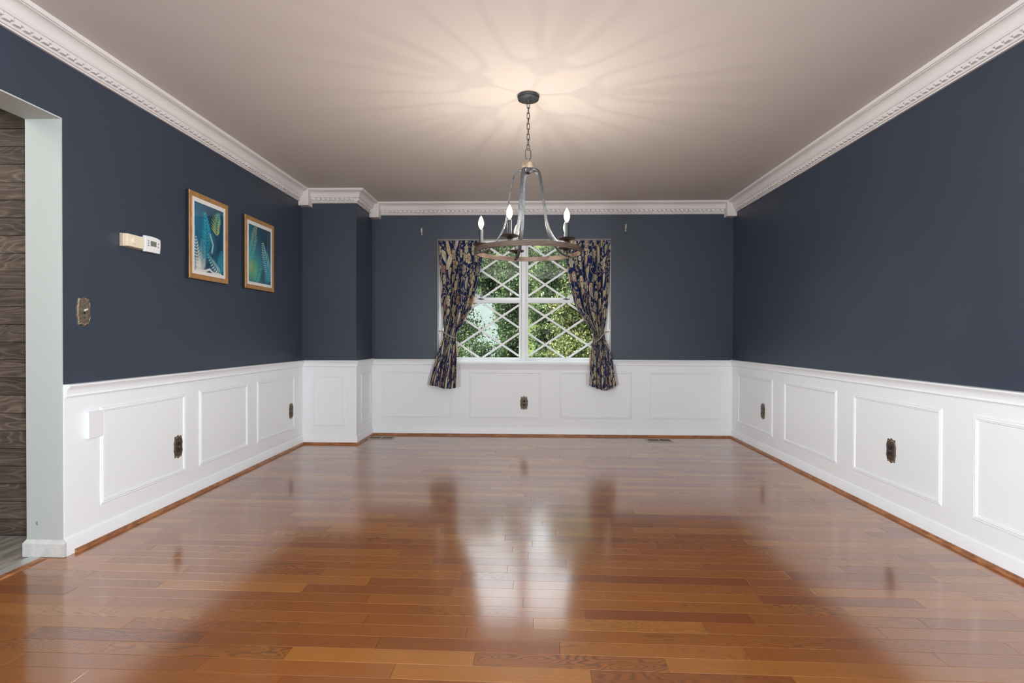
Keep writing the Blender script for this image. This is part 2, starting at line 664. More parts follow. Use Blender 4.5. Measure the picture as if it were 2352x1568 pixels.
# rear wall behind the camera with a wide cased opening
OX0, OX1 = XL + 0.02, XR - 0.02
wr = MB().box(XL, OX0, YR - 0.12, YR, 0, CH).box(OX1, XR, YR - 0.12, YR, 0, CH).box(OX0, OX1, YR - 0.12, YR, 2.3, CH)
wall_front = struct(wr.build('wall_front', NAVY), 'navy wall behind the camera with wide opening')
jl = MB().box(XL - TH - 0.002, XL + 0.0005, YE - 0.006, YE, 0, OPZ)
jl.box(XL - TH - 0.002, XL + 0.0005, YO, YE - 0.006, OPZ - 0.006, OPZ).box(XL - TH - 0.002, XL + 0.0005, YO, YO + 0.006, 0, OPZ - 0.006)
trim_jamb = struct(jl.build('trim_1', JAMB), 'pale grey green jamb of the hall opening')
chip = MB().prism([(-2.305, 0.165), (-2.300, 0.17), (-2.300, 0.145), (-2.306, 0.150), (-2.309, 0.16)], lambda a, b, d: (a, YE - 0.006 - d, b), 0, 0.0006)
chip.build('paint_chip', BTN, trim_jamb)

# adjoining room behind the camera (holds the added fill lights)
lr = MB()
y0, y1, x0, x1 = YR - 4.2, YR - 0.12, -3.2, 3.2
lr.box(x0 - 0.1, x0, y0, y1, 0, CH).box(x1, x1 + 0.1, y0, y1, 0, CH).box(x0, x1, y0 - 0.1, y0, 0, CH)
lr.box(x0, x1, y0, y1, CH, CH + 0.1).box(x0 - 0.1, XL, y1, y1 + 0.12, 0, CH).box(XR, x1 + 0.1, y1, y1 + 0.12, 0, CH)
struct(lr.build('wall_rear', LIVW), 'plain walls of the room behind the camera')
struct(MB().box(x0, x1, y0, YR - 0.1, -0.06, 0).build('trim_2', simple('rear_oak_floor', (0.30, 0.12, 0.04, 1), 0.25)), 'floor of the room behind the camera')

# wainscot skins, one per wall, as parts of the walls
WT = 0.744
PATH = [(XL, YE), (XL, BY), (BX, BY), (BX, D), (XR, D), (XR, YR)]
walls = [wall_left, wall_corner, wall_corner, wall_back, wall_right]
for i in range(5):
    sweep(PATH, i, [(0, 0), (0.005, 0), (0.005, WT), (0, WT)]).build('wainscot', WHITE, walls[i])

# picture frame mouldings on the wainscot
PM = [(0, 0.005), (0, 0.0075), (0.003, 0.010), (0.007, 0.0105), (0.0095, 0.0085), (0.011, 0.0110), (0.017, 0.0125), (0.021, 0.0100), (0.024, 0.0105), (0.027, 0.0075), (0.028, 0.005)]
PZ0, PZ1 = 0.178, 0.677
for a0, a1 in ((2.722, 3.419), (3.562, 4.194), (4.335, 5.042)):
    rect_frame(fnL, a0, a1, PZ0, PZ1, PM).build('panel_moulding', WHITE, wall_left)
for a0, a1 in ((4.809, 5.594), (3.825, 4.604), (2.866, 3.637), (1.90, 2.669), (0.94, 1.71)):
    rect_frame(fnR, a0, a1, PZ0, PZ1, PM).build('panel_moulding', WHITE, wall_right)
for k, (a0, a1) in enumerate(((-1.546, -0.792), (-0.619, 0.139), (0.3225, 1.083), (1.248, 2.004))):
    rect_frame(fnB, a0, a1, PZ0 + 0.004, PZ1 + 0.002, PM).build('panel_moulding', WHITE, wall_back)
rect_frame(fnC, -2.069, -1.763, PZ0 - 0.004, PZ1 - 0.003, PM).build('panel_moulding', WHITE, wall_corner)
rect_frame(fnS, 5.372, 5.700, PZ0 - 0.002, PZ1 - 0.004, PM).build('panel_moulding', WHITE, wall_corner)

# baseboards and shoe moulding
BASE = [(0, 0), (0.016, 0), (0.016, 0.064), (0.013, 0.070), (0.0135, 0.074), (0.0085, 0.084), (0, 0.084)]
SH = [(0.016, 0.0)] + [(0.016 + 0.018 * math.cos(t), 0.019 * math.sin(t)) for t in [i * PI / 12 for i in range(7)]]
sides = ['left', 'corner_front', 'corner_side', 'back', 'right']
for i in range(5):
    b = struct(sweep(PATH, i, BASE).build('baseboard_' + sides[i], TRIMW, smooth='auto'), 'white baseboard')
    p2 = [(XL, YE + 0.045)] + PATH[1:]
    sweep(p2, i, SH).build('shoe_moulding', SHOE, b, smooth='auto')
# jamb baseboard (sticks out around the wall end)
jb = MB()
jb.prism([(XL - TH - 0.014, 0.002), (XL + 0.016, 0.002), (XL + 0.016, 0.064), (XL - TH - 0.014, 0.064)], lambda a, b, d: (a, YE - d, b), 0.0, 0.016)
jb.prism([(XL - TH - 0.014, 0.064), (XL + 0.016, 0.064), (XL + 0.016, 0.0641), (XL - TH - 0.014, 0.0641)], lambda a, b, d: (a, YE - d, b), 0.0, 0.016)
jb.add([(XL - TH - 0.014, YE - 0.016, 0.064), (XL + 0.016, YE - 0.016, 0.064), (XL + 0.004, YE - 0.004, 0.084), (XL - TH - 0.002, YE - 0.004, 0.084),
        (XL - TH - 0.014, YE, 0.064), (XL + 0.016, YE, 0.064), (XL + 0.004, YE, 0.084), (XL - TH - 0.002, YE, 0.084)],
       [(0, 1, 2, 3), (4, 7, 6, 5), (3, 2, 6, 7), (0, 3, 7, 4), (1, 5, 6, 2), (0, 4, 5, 1)])
jb.box(XL - TH - 0.014, XL - TH, YE, D - 3.02, 0.002, 0.064)
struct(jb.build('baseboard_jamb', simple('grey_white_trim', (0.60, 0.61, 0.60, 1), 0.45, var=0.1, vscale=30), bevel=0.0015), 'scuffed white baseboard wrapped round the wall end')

# chair rail
RAIL = [(0, 0.8085), (0.030, 0.8085), (0.034, 0.806), (0.036, 0.801), (0.034, 0.796), (0.027, 0.790), (0.021, 0.781), (0.0175, 0.769), (0.016, 0.759), (0.019, 0.757), (0.020, 0.751), (0.017, 0.747), (0.011, 0.746), (0.010, 0.742), (0, 0.742)]
for i in range(5):
    if i == 3:
        continue
    struct(sweep(PATH, i, RAIL).build('trim_%d' % (i + 3), TRIMW, smooth='auto'), 'white moulded chair rail')
RB = [(o, z - 0.006) for o, z in RAIL]
t6 = MB()
q0 = [(BX, BY), (BX, D), (WX0 - 0.002, D)]
q1 = [(WX1 + 0.002, D), (XR, D), (XR, 0)]
s0 = sweep(q0, 1, RB)
s1 = sweep(q1, 0, RB)
t6.add(s0.v, s0.f).add(s1.v, s1.f)
struct(t6.build('trim_6', TRIMW, smooth='auto'), 'white moulded chair rail beside the window')

# crown moulding with dentils
Z = CH
CR = [(0, Z - 0.124), (0.012, Z - 0.124), (0.014, Z - 0.118), (0.021, Z - 0.116), (0.023, Z - 0.112), (0.021, Z - 0.108), (0.014, Z - 0.107), (0.012, Z - 0.105),
      (0.012, Z - 0.0765), (0.037, Z - 0.0765), (0.040, Z - 0.074), (0.040, Z - 0.069), (0.042, Z - 0.067)]
for k in range(0, 9):
    t = k / 8 * PI / 2
    CR.append((0.042 + 0.036 * (1 - math.cos(t)), Z - 0.066 + 0.044 * math.sin(t)))
CR += [(0.080, Z - 0.019), (0.086, Z - 0.018), (0.089, Z - 0.014), (0.091, Z - 0.010), (0.092, Z - 0.0), (0, Z)]
CPATH = [(XL, YR), (XL, BY), (BX, BY), (BX, D), (XR, D), (XR, YR)]
crown_names = ['trim_8', 'trim_9', 'trim_10', 'trim_11', 'trim_12']
S = 0.0458
zt, zs, zb = Z - 0.0765, Z - 0.0905, Z - 0.1010
dl = [(0.0055, zb), (0.0315, zb), (0.0315, zs), (0.0458, zs), (0.0458, zt), (0.0055, zt)]
crowns = []


def dentil_mesh(flip=False):
    mb = MB()
    pl = dl if not flip else [(S - a, b) for a, b in dl]
    mb.prism(pl, lambda a, b, d: (a, -d, b - Z), 0.012, 0.032)
    return mb


dm = {}
for flip in (False, True):
    o = dentil_mesh(flip).build('dentil', CROWN)
    dm[flip] = o.data
    bpy.data.objects.remove(o)
for i in range(5):
    cr = struct(sweep(CPATH, i, CR).build(crown_names[i], CROWN, smooth='auto'),
                ['crown moulding with dentils on the left wall', 'short crown moulding over the chase front', 'short crown moulding over the chase side',
                 'crown moulding with dentils over the window', 'crown moulding with dentils on the right wall'][i])
    crowns.append(cr)
# dentil rows: start point, direction, rotation; local x runs along the wall, -y into the room
rows = [(0, (XL, 1.0), (0, 1), PI / 2, int((BY - 0.105 - 1.0) / S), False),
        (1, (XL + 0.10, BY), (1, 0), 0, int((BX + 0.015 - XL - 0.10) / S), True),
        (2, (BX, BY - 0.02), (0, 1), PI / 2, int((D - 0.10 - BY + 0.02) / S), False),
        (3, (BX + 0.105, D), (1, 0), 0, int((XR - 0.10 - BX - 0.105) / S), True),
        (4, (XR, D - 0.10), (0, -1), -PI / 2, int((D - 0.10 - 1.0) / S), True)]
for ci, (sx, sy), (dx, dy), rot, n, flip in rows:
    for k in range(n):
        o = bpy.data.objects.new('dentil', dm[flip])
        COL.objects.link(o)
        o.parent = crowns[ci]
        o.location = (sx + dx * k * S, sy + dy * k * S, Z)
        o.rotation_euler = (0, 0, rot)
w = 0.098
for ci, x0, x1, y0, y1 in ((0, XL, XL + w, BY - w, BY), (2, BX, BX + w, D - w, D), (4, XR - w, XR, D - w, D)):
    MB().box(x0, x1, y0, y1, Z - 0.163, Z - 0.0005).build('corner_block', CROWN, crowns[ci], bevel=0.0025)

# ------------------------------------------------------------------ oak floorboards
BW, BL = 0.07665, 0.6135          # 3 inch boards, all two feet long, laid about one degree off the back wall
BTH = -0.0185
BC, BS = math.cos(BTH), math.sin(BTH)
ROWPH = {-1: 0.479, 0: 0.195, 1: 0.44, 2: 0.104, 3: 0.394, 4: 0.014, 5: 0.207, 6: 0.587, 7: 0.296, 8: 0.542, 9: 0.31, 10: 0.507, 11: 0.161, 12: 0.597,
         13: 0.519, 14: 0.002, 15: 0.474, 16: 0.126, 17: 0.546, 18: 0.055, 19: 0.439, 20: 0.145, 21: 0.599, 22: 0.452, 23: 0.064}


def rot(u, v):
    return (u * BC - v * BS, 1.6504 + u * BS + v * BC)


def board_mesh(mb, u0, u1, v0, v1, zt=0.0):
    g, c = 0.0003, 0.0006
    u0, u1, v0, v1 = u0 + g, u1 - g, v0 + g, v1 - g
    zb = -0.012
    Q = [(u0, v0), (u1, v0), (u1, v1), (u0, v1)]
    I = [(u0 + c, v0 + c), (u1 - c, v0 + c), (u1 - c, v1 - c), (u0 + c, v1 - c)]
    v = [(*rot(*q), zb) for q in Q] + [(*rot(*q), zt - c) for q in Q] + [(*rot(*q), zt) for q in I]
    f = [(8, 9, 10, 11)]
    for i in range(4):
        j = (i + 1) % 4
        f.append((4 + i, 4 + j, 8 + j, 8 + i))
        f.append((i, j, 4 + j, 4 + i))
    mb.add(v, f)
    return len(f)


boards = []
for rw in range(-43, 55):
    v0 = -0.0116 + rw * BW
    v1 = v0 + BW
    if rot(0, v0)[1] < YR - 0.05 or rot(0, v0)[1] > D + 0.02:
        continue
    ph_ = ROWPH.get(rw, R.uniform(0, BL))
    ym = rot(0, (v0 + v1) / 2)[1]
    lo = XL - (0.068 if YO < ym < YE - 0.045 else -0.004)
    hi = XR - 0.004
    # the floor stops a little inside the baseboards
    u = -8 * BL + ph_
    while u < 4:
        xa, xb = rot(u, v0)[0], rot(u + BL, v0)[0]
        a, b = max(xa, lo), min(xb, hi)
        if b - a > 0.01:
            boards.append((u + (a - xa), u + BL - (xb - b), v0, v1, R.random()))
        u += BL


def shown(b):
    ym = rot((b[0] + b[1]) / 2, (b[2] + b[3]) / 2)[1]
    if ym < 1.62:
        return 0
    return (b[1] - b[0]) / ym ** 3


boards.sort(key=shown, reverse=True)
for b in boards[:298]:
    mb = MB()
    board_mesh(mb, *b[:4], zt=-R.random() * 0.0003)
    mb.build('floorboard', OAK, floor, attr=b[4])
mb = MB()
att = []
for b in boards[298:]:
    n = board_mesh(mb, *b[:4], zt=-R.random() * 0.0003)
    att += [b[4]] * n
st = mb.build('distant_floorboards', OAK, floor, attr=att)
st['kind'] = 'stuff'

# ------------------------------------------------------------------ hall on the left
HY = 2.762
HX = XL - TH
struct(MB().box(-4.6, HX, -0.6, HY, -0.06, -0.009).build('trim_13', GROUT), 'tiled hall floor')
hall_floor = bpy.data.objects['trim_13']
tw, tl = 0.152, 0.91
tx = HX + 0.055
k = 0
while tx > -4.0:
    ty = HY - R.uniform(0.1, tl)
    ye = HY
    while ye > 0.2:
        y0 = max(ty, 0.0)
        MB().box(tx - tw + 0.0025, tx - 0.0025, y0 + 0.0025, ye - 0.0025 if ye < HY else ye, -0.009, -0.001).build('floor_tile', TILE, hall_floor, attr=R.random(), bevel=0.0008)
        ye = ty
        ty -= tl
    tx -= tw
hall_wall = struct(MB().box(-4.6, HX, HY + 0.014, HY + 0.12, 0, CH).build('wall_hall', SUBF), 'dark stained shiplap wall seen through the opening')
z0 = 0.085 - 0.0918
k = 0
while z0 < CH:
    za, zb_ = max(z0, 0.0), min(z0 + 0.0918, CH)
    xj = HX - R.uniform(0.15, 1.4)
    for xa, xb in ((-4.6, xj), (xj, HX)):
        if k == 0 and xb == HX:
            pass
        MB().box(xa + 0.0008, xb - 0.0008, HY + R.uniform(-0.001, 0.0015), HY + 0.014, za + 0.0012, zb_ - 0.0012).build('shiplap_board', SHIP, hall_wall, attr=R.random(), bevel=0.0012)
    z0 += 0.0918
    k += 1
hs = MB().box(-4.6, -4.5, -0.6, HY, 0, CH).box(-4.6, HX, -0.7, -0.6, 0, CH)
struct(hs.build('wall_hall_far', LIVW), 'plain far walls of the hall')
struct(MB().box(-4.6, HX, -0.7, HY + 0.12, CH, CH + 0.1).build('ceiling_hall', LIVW), 'ceiling of the hall')
# threshold: metal strip and wooden reducer
struct(MB().prism([(-2.331, -0.004), (-2.331, 0.003), (-2.326, 0.004), (-2.282, 0.0015), (-2.277, 0.003), (-2.272, 0.001), (-2.272, -0.004)], lambda a, b, d: (a, d, b), YO, YE - 0.017).build('trim_14', ALU), 'pale metal threshold strip at the hall opening')
struct(MB().prism([(-2.272, -0.004), (-2.272, 0.004), (-2.262, 0.0065), (-2.240, 0.005), (-2.233, 0.001), (-2.233, -0.0005)], lambda a, b, d: (a, d, b), YO, YE - 0.03).build('trim_15', SHOE), 'oak reducer strip beside the metal threshold')

# ------------------------------------------------------------------ window
win = bpy.data.objects.new('window_1', None)
COL.objects.link(win)
win.location = (-0.05, D, WZ0)
win['kind'] = 'structure'
win['label'] = 'white double window with diagonal lattice grilles'


def wpart(mb, name, mat, **kw):
    mb.v = [(x + 0.05, y - D, z - WZ0) for x, y, z in mb.v]
    return mb.build(name, mat, win, **kw)


def sub(mb, name, mat, par, **kw):
    mb.v = [(x + 0.05, y - D, z - WZ0) for x, y, z in mb.v]
    return mb.build(name, mat, par, **kw)


JT = 0.003
rv = MB()
rv.box(WX0, WX0 + JT, D, D + 0.17, WZ0, WZ1).box(WX1 - JT, WX1, D, D + 0.17, WZ0, WZ1).box(WX0 + JT, WX1 - JT, D, D + 0.17, WZ1 - JT, WZ1)
wpart(rv, 'reveal', simple('taupe_reveal', (0.50, 0.48, 0.46, 1), 0.5))
stool = MB().box(WX0 + JT, WX1 - JT, D - 0.002, D + 0.17, WZ0 - 0.03, WZ0 - 0.012)
stool.box(WX0 - 0.045, WX1 + 0.045, D - 0.046, D + 0.0, WZ0 - 0.048, WZ0 - 0.022)
wpart(stool, 'window_stool', TRIMW, bevel=0.004)
ap = sweep([(WX0 - 0.02, D), (WX1 + 0.02, D)], 0, [(0, 0.752), (0.026, 0.752), (0.028, 0.744), (0.022, 0.737), (0.020, 0.722), (0.014, 0.712), (0.014, 0.700), (0.010, 0.694), (0, 0.694)])
wpart(ap, 'window_apron', TRIMW, smooth='auto')
# frame: outer jambs, head, sill and the central mullion
YF = D + 0.055
wf = MB()
wf.box(WX0 + JT, WX0 + 0.030, YF, YF + 0.09, WZ0 - 0.012, WZ1 - JT).box(WX1 - 0.030, WX1 - JT, YF, YF + 0.09, WZ0 - 0.012, WZ1 - JT)
wf.box(-0.075, -0.027, YF - 0.006, YF + 0.09, WZ0 - 0.012, WZ1 - JT)
for xa, xb in ((WX0 + 0.03, -0.075), (-0.027, WX1 - 0.03)):
    wf.box(xa, xb, YF, YF + 0.09, WZ1 - 0.03, WZ1 - JT).box(xa, xb, YF, YF + 0.09, WZ0 - 0.012, WZ0 - 0.002)
wpart(wf, 'window_frame', VINYL, bevel=0.002)


def muntins(cx, cz, hw, hh, y, par):
    dx, dz = 0.2254, 0.1507
    wd = 0.0105
    L = math.hypot(dx, dz)
    ux, uz = dx / L, dz / L
    n = 0
    for sgn in (1, -1):
        for k in range(-4, 5):
            # lines z - cz = sgn*dz/dx*(x-cx) + 2*k*dz  (and through crossings with i+j even)
            m = sgn * dz / dx
            c = 2 * k * dz
            pts = []
            for xx in (-hw, hw):
                zz = m * xx + c
                if -hh - 1e-6 <= zz <= hh + 1e-6:
                    pts.append((xx, zz))
            for zz in (-hh, hh):
                xx = (zz - c) / m
                if -hw < xx < hw:
                    pts.append((xx, zz))
            pts = sorted(set((round(a, 5), round(b, 5)) for a, b in pts))
            if len(pts) < 2 or math.dist(pts[0], pts[-1]) < 0.03:
                continue
            (xa, za), (xb, zb2) = pts[0], pts[-1]
            nx, nz = -m, 1
            q = math.hypot(nx, nz)
            nx, nz = nx / q * wd, nz / q * wd
            poly = [(cx + xa + nx, cz + za + nz), (cx + xa - nx, cz + za - nz), (cx + xb - nx, cz + zb2 - nz), (cx + xb + nx, cz + zb2 + nz)]
            oy = 0.0 if sgn > 0 else 0.0004
            mb = MB().prism(poly, lambda a, b, d: (a, y - d, b), oy, 0.006 + oy)
            sub(mb, 'muntin', VINYL, par, bevel=0.0008)
            n += 1
    return n


for side, gx0, gx1 in ((0, -0.912, -0.101), (1, -0.003, 0.808)):
    cx = (gx0 + gx1) / 2
    hw = (gx1 - gx0) / 2
    for up in (0, 1):
        gz0, gz1 = (0.816, 1.396) if not up else (1.458, 2.036)
        cz = 1.1063 if not up else 1.7475
        hh = 0.291
        yg = YF + (0.030 if not up else 0.058)
        s = rect_frame(lambda a, b, d: (a, yg - d, b), gx0 - 0.022, gx1 + 0.022, gz0 - (0.020 if not up else 0.022), gz1 + (0.022 if not up else 0.018),
                       [(0, -0.014), (0, 0.014), (0.014, 0.014), (0.022, 0.006), (0.022, -0.014)])
        # widen the sash rails to reach the glass
        so = wpart(s, 'sash', VINYL)
        ex = MB()
        if not up:
            ex.box(gx0 - 0.02, gx1 + 0.02, yg - 0.014, yg + 0.012, gz1 + 0.0222, gz1 + 0.038)
        else:
            ex.box(gx0 - 0.02, gx1 + 0.02, yg - 0.006, yg + 0.012, gz0 - 0.034, gz0 - 0.0222)
        sub(ex, 'sash_rail', VINYL, so, bevel=0.0015)
        liner = rect_frame(lambda a, b, d: (a, yg - d, b), gx0 - 0.004, gx1 + 0.004, gz0 - 0.004, gz1 + 0.004, [(0, 0.0), (0, 0.0065), (0.0045, 0.0065), (0.0045, 0.0)])
        sub(liner, 'glazing_bead', GREYV, so)
        sub(MB().box(gx0, gx1, yg - 0.003, yg + 0.003, gz0, gz1), 'pane', GLASS, so)
        muntins(cx, cz, hw, hh, yg - 0.0032, so)
    # sash lock
    lk = MB()
    lx = cx
    lk.box(lx - 0.014, lx + 0.016, YF + 0.010, YF + 0.030, 1.432, 1.440)
    lk.prism([(lx - 0.034, 1.438), (lx + 0.034, 1.436), (lx + 0.038, 1.442), (lx + 0.008, 1.446), (lx - 0.006, 1.451), (lx - 0.016, 1.447), (lx - 0.036, 1.443)], lambda a, b, d: (a, YF + 0.008 + d, b), 0, 0.014)
    wpart(lk, 'sash_lock', BLACKM)

# ------------------------------------------------------------------ curtains


def hexlin(c):
    return np.array(srgb(*c)[:3])


CREAMC = [hexlin(c) for c in ((226, 216, 186), (204, 200, 168), (212, 190, 152), (182, 156, 138), (190, 198, 176), (222, 210, 192))]
OUTL = hexlin((72, 60, 52))
NAVYC = hexlin((24, 42, 90))


def paint_fabric(u, v, seed):
    r = np.random.default_rng(seed)
    n = len(u)
    col = np.tile(NAVYC, (n, 1))
    W_, H_ = u.max(), v.max()
    # twining stems
    for k in range(9):
        x0 = W_ * (k + 0.5) / 9
        amp, ph, fr = r.uniform(0.03, 0.06), r.uniform(0, 6), r.uniform(9, 14)
        dx = np.abs(u - (x0 + amp * np.sin(v * fr + ph) + 0.02 * np.sin(v * 31 + ph)))
        mk = dx < 0.0035
        col[mk] = hexlin((196, 168, 116))
    motifs = []
    tries = 0
    while len(motifs) < 330 and tries < 14000:
        tries += 1
        big = len(motifs) < 74
        rad = r.uniform(0.050, 0.084) if big else r.uniform(0.014, 0.030)
        c = (r.uniform(0, W_), r.uniform(0, H_))
        if all((c[0] - m[0]) ** 2 + (c[1] - m[1]) ** 2 > ((rad + m[2]) * (0.80 if big else 0.86)) ** 2 for m in motifs):
            motifs.append((c[0], c[1], rad))
    for cx, cy, rad in motifs:
        kind = r.integers(0, 4)
        a0 = r.uniform(0, 2 * PI)
        c1 = CREAMC[r.integers(0, len(CREAMC))]
        c2 = CREAMC[r.integers(0, len(CREAMC))]
        rust = hexlin((150, 104, 84))
        sel = np.where((np.abs(u - cx) < rad * 1.35) & (np.abs(v - cy) < rad * 1.35))[0]
        if len(sel) == 0:
            continue
        du, dv = u[sel] - cx, v[sel] - cy
        rr = np.hypot(du, dv)
        th = np.arctan2(dv, du) + a0
        if rad < 0.035:
            if kind == 0:      # daisy
                edge = rad * (0.72 + 0.28 * np.abs(np.cos(th * 3.5)))
                m = rr < edge
                col[sel[m]] = c1
                m = rr < rad * 0.35
                col[sel[m]] = hexlin((176, 150, 96))
            else:               # trefoil of leaves
                for q in range(3):
                    aa = a0 + q * 2.1
                    x_ = du * math.cos(aa) + dv * math.sin(aa) - rad * 0.55
                    y_ = -du * math.sin(aa) + dv * math.cos(aa)
                    m = (x_ / (rad * 0.55)) ** 2 + (y_ / (rad * 0.28)) ** 2 < 1
                    col[sel[m]] = c1
                    m2 = m & (np.abs(y_) < 0.0012)
                    col[sel[m2]] = OUTL
        elif kind in (0, 1):    # layered flower
            k = r.integers(5, 9)
            pet = np.abs(np.cos(th * k / 2))
            edge = rad * (0.70 + 0.30 * pet)
            m = rr < edge
            col[sel[m]] = c1
            m1 = m & (rr > edge * 0.90)
            col[sel[m1]] = OUTL * 1.2
            m1 = m & (pet < 0.22) & (rr > rad * 0.3)
            col[sel[m1]] = rust if kind else OUTL * 1.6
            m1 = m & (np.abs(np.sin(th * k * 1.5)) < 0.2) & (rr > rad * 0.35) & (rr < edge * 0.8)
            col[sel[m1]] = c1 * 0.55
            e2 = rad * (0.38 + 0.1 * np.abs(np.sin(th * k / 2)))
            m1 = rr < e2
            col[sel[m1]] = c2
            m1 = (rr < e2) & (rr > e2 * 0.82)
            col[sel[m1]] = rust
            m1 = rr < rad * 0.14
            col[sel[m1]] = OUTL
            m1 = (rr < edge * 0.88) & (np.sin(rr * 620 + kind) * np.sin(th * (k * 2 + 1)) > 0.30)
            col[sel[m1]] *= 0.62
            m1 = (rr < edge * 0.88) & (np.sin(rr * 410) * np.cos(th * (k + 2)) < -0.55)
            col[sel[m1]] = c2 * 0.9
        elif kind == 2:          # paisley / long seed pod
            x_ = du * math.cos(a0 * 0.2 + 1.4) + dv * math.sin(a0 * 0.2 + 1.4)
            y_ = -du * math.sin(a0 * 0.2 + 1.4) + dv * math.cos(a0 * 0.2 + 1.4)
            y_ = y_ + 5.0 * x_ ** 2
            wdt = rad * 0.52 * np.clip(1 - x_ / (rad * 1.6), 0.2, 1.2)
            q = np.sqrt((x_ / (rad * 1.2)) ** 2 + (y_ / wdt) ** 2)
            col[sel[q < 1]] = c1
            col[sel[(q < 1) & (q > 0.85)]] = OUTL
            col[sel[(q < 0.72) & (q > 0.6)]] = rust
            col[sel[(q < 0.5)]] = c2
            col[sel[(q < 0.5) & (np.sin(x_ * 700) > 0.4)]] = OUTL * 1.5
        else:                    # feathered leaf
            aa = 1.57 + r.uniform(-0.7, 0.7)
            x_ = du * math.cos(aa) + dv * math.sin(aa)
            y_ = -du * math.sin(aa) + dv * math.cos(aa)
            wdt = rad * 0.55 * np.sqrt(np.clip(1 - (x_ / (rad * 1.2)) ** 2, 0, 1)) * (0.75 + 0.25 * np.abs(np.sin(x_ * 190 + np.abs(y_) * 120)))
            m = np.abs(y_) < wdt
            col[sel[m]] = c1
            m1 = m & (np.abs(np.sin(x_ * 190 + np.abs(y_) * 120)) < 0.3)
            col[sel[m1]] = c1 * 0.45
            m1 = m & (np.abs(y_) < 0.0022)
            col[sel[m1]] = rust
    return col * (0.93 + 0.07 * np.sin(v * 2600))[:, None]


def grid_mesh(name, P, nx, ny, mat, colors, parent, smooth=True, solid=0.0):
    me = bpy.data.meshes.new(name)
    idx = np.arange(nx * ny).reshape(ny, nx)
    f = np.stack([idx[:-1, :-1].ravel(), idx[:-1, 1:].ravel(), idx[1:, 1:].ravel(), idx[1:, :-1].ravel()], 1)
    me.vertices.add(nx * ny)
    me.vertices.foreach_set('co', P.astype(np.float32).ravel())
    me.loops.add(f.size)
    me.loops.foreach_set('vertex_index', f.ravel().astype(np.int32))
    me.polygons.add(len(f))
    me.polygons.foreach_set('loop_start', (np.arange(len(f)) * 4).astype(np.int32))
    me.polygons.foreach_set('loop_total', np.full(len(f), 4, np.int32))
    me.update(calc_edges=True)
    me.validate()
    if smooth:
        me.polygons.foreach_set('use_smooth', np.ones(len(f), bool))
    a = me.color_attributes.new('Col', 'FLOAT_COLOR', 'POINT')
    c4 = np.ones((nx * ny, 4), np.float32)
    c4[:, :3] = colors
    a.data.foreach_set('color', c4.ravel())
    me.materials.append(mat)
    o = bpy.data.objects.new(name, me)
    COL.objects.link(o)
    o.parent = parent
    if solid:
        md = o.modifiers.new('solid', 'SOLIDIFY')
        md.thickness = solid
    return o


def curtain(root, zs, xls, xrs, zbot, seed, flip, lx, ly):
    nx, ny = 300, 420
    s = np.linspace(0, 1, nx)
    t = np.linspace(0, 1, ny)
    Sg, Tg = np.meshgrid(s, t)
    ztop = WZ1 - 0.010
    zb = np.interp(s, [0, 0.3, 0.6, 0.85, 1], zbot)
    Zg = ztop + (zb[None, :] - ztop) * Tg
    zr = ztop + (0.51 - ztop) * Tg[:, :1]
    zo = zs[::-1]
    xl = np.interp(zr, zo, xls[::-1])
    xr = np.interp(zr, zo, xrs[::-1])
    # soften the piecewise outline
    ker = np.hanning(29)
    ker /= ker.sum()
    xl = np.convolve(np.pad(xl[:, 0], 14, 'edge'), ker, 'valid')[:, None]
    xr = np.convolve(np.pad(xr[:, 0], 14, 'edge'), ker, 'valid')[:, None]
    r = np.random.default_rng(seed)
    ph = r.uniform(0, 6, 8)
    nf = 9.5
    warp = Sg + 0.035 * np.sin(2 * PI * Sg * 2.3 + ph[0]) + 0.018 * np.sin(2 * PI * Sg * 5.1 + ph[1]) + 0.010 * np.sin(Tg * 6 + ph[2])
    fold = np.sin(2 * PI * nf * warp + ph[3]) + 0.35 * np.sin(2 * PI * nf * 2.1 * warp + ph[4] + 2 * Tg) + 0.25 * np.sin(2 * PI * 3 * warp + ph[5])
    foldb = np.sin(2 * PI * 4.6 * warp + ph[5]) + 0.3 * np.sin(2 * PI * 9.5 * warp + ph[4])
    wb = np.clip((1.10 - zr) / 0.35, 0, 1)
    fold = fold * (1 - wb) + foldb * wb
    fold = np.sign(fold) * np.abs(fold) ** 0.75
    gather = np.sin(2 * PI * 26 * Sg + ph[6]) * np.exp(-((ztop - Zg) / 0.07) ** 2)
    amp = np.interp(zr, [0.5, 0.8, 0.95, 1.07, 1.2, 1.5, 1.9, 2.06], [0.036, 0.028, 0.020, 0.013, 0.021, 0.023, 0.018, 0.012])
    X = xl + (xr - xl) * (Sg + 0.019 * (1 - wb) * np.cos(2 * PI * nf * warp + ph[3]) * np.minimum(1, 12 * Sg) * np.minimum(1, 12 * (1 - Sg)))
    y0 = np.interp(zr, [0.5, 0.80, 0.90, 1.07, 1.25, 2.06], [D - 0.150, D - 0.108, D - 0.078, D - 0.030, D + 0.010, D + 0.016])
    Y = y0 - amp * fold - 0.004 * gather
    # scalloped hem
    Zg = Zg + 0.006 * fold * (Tg ** 6)
    P = np.stack([X - lx, Y - ly, Zg], -1).reshape(-1, 3)
    u = (Sg * 1.15).ravel()
    v = (Tg * 1.55).ravel()
    return grid_mesh('curtain_panel', P, nx, ny, FABRIC, paint_fabric(u, v, seed), root, solid=0.0012)


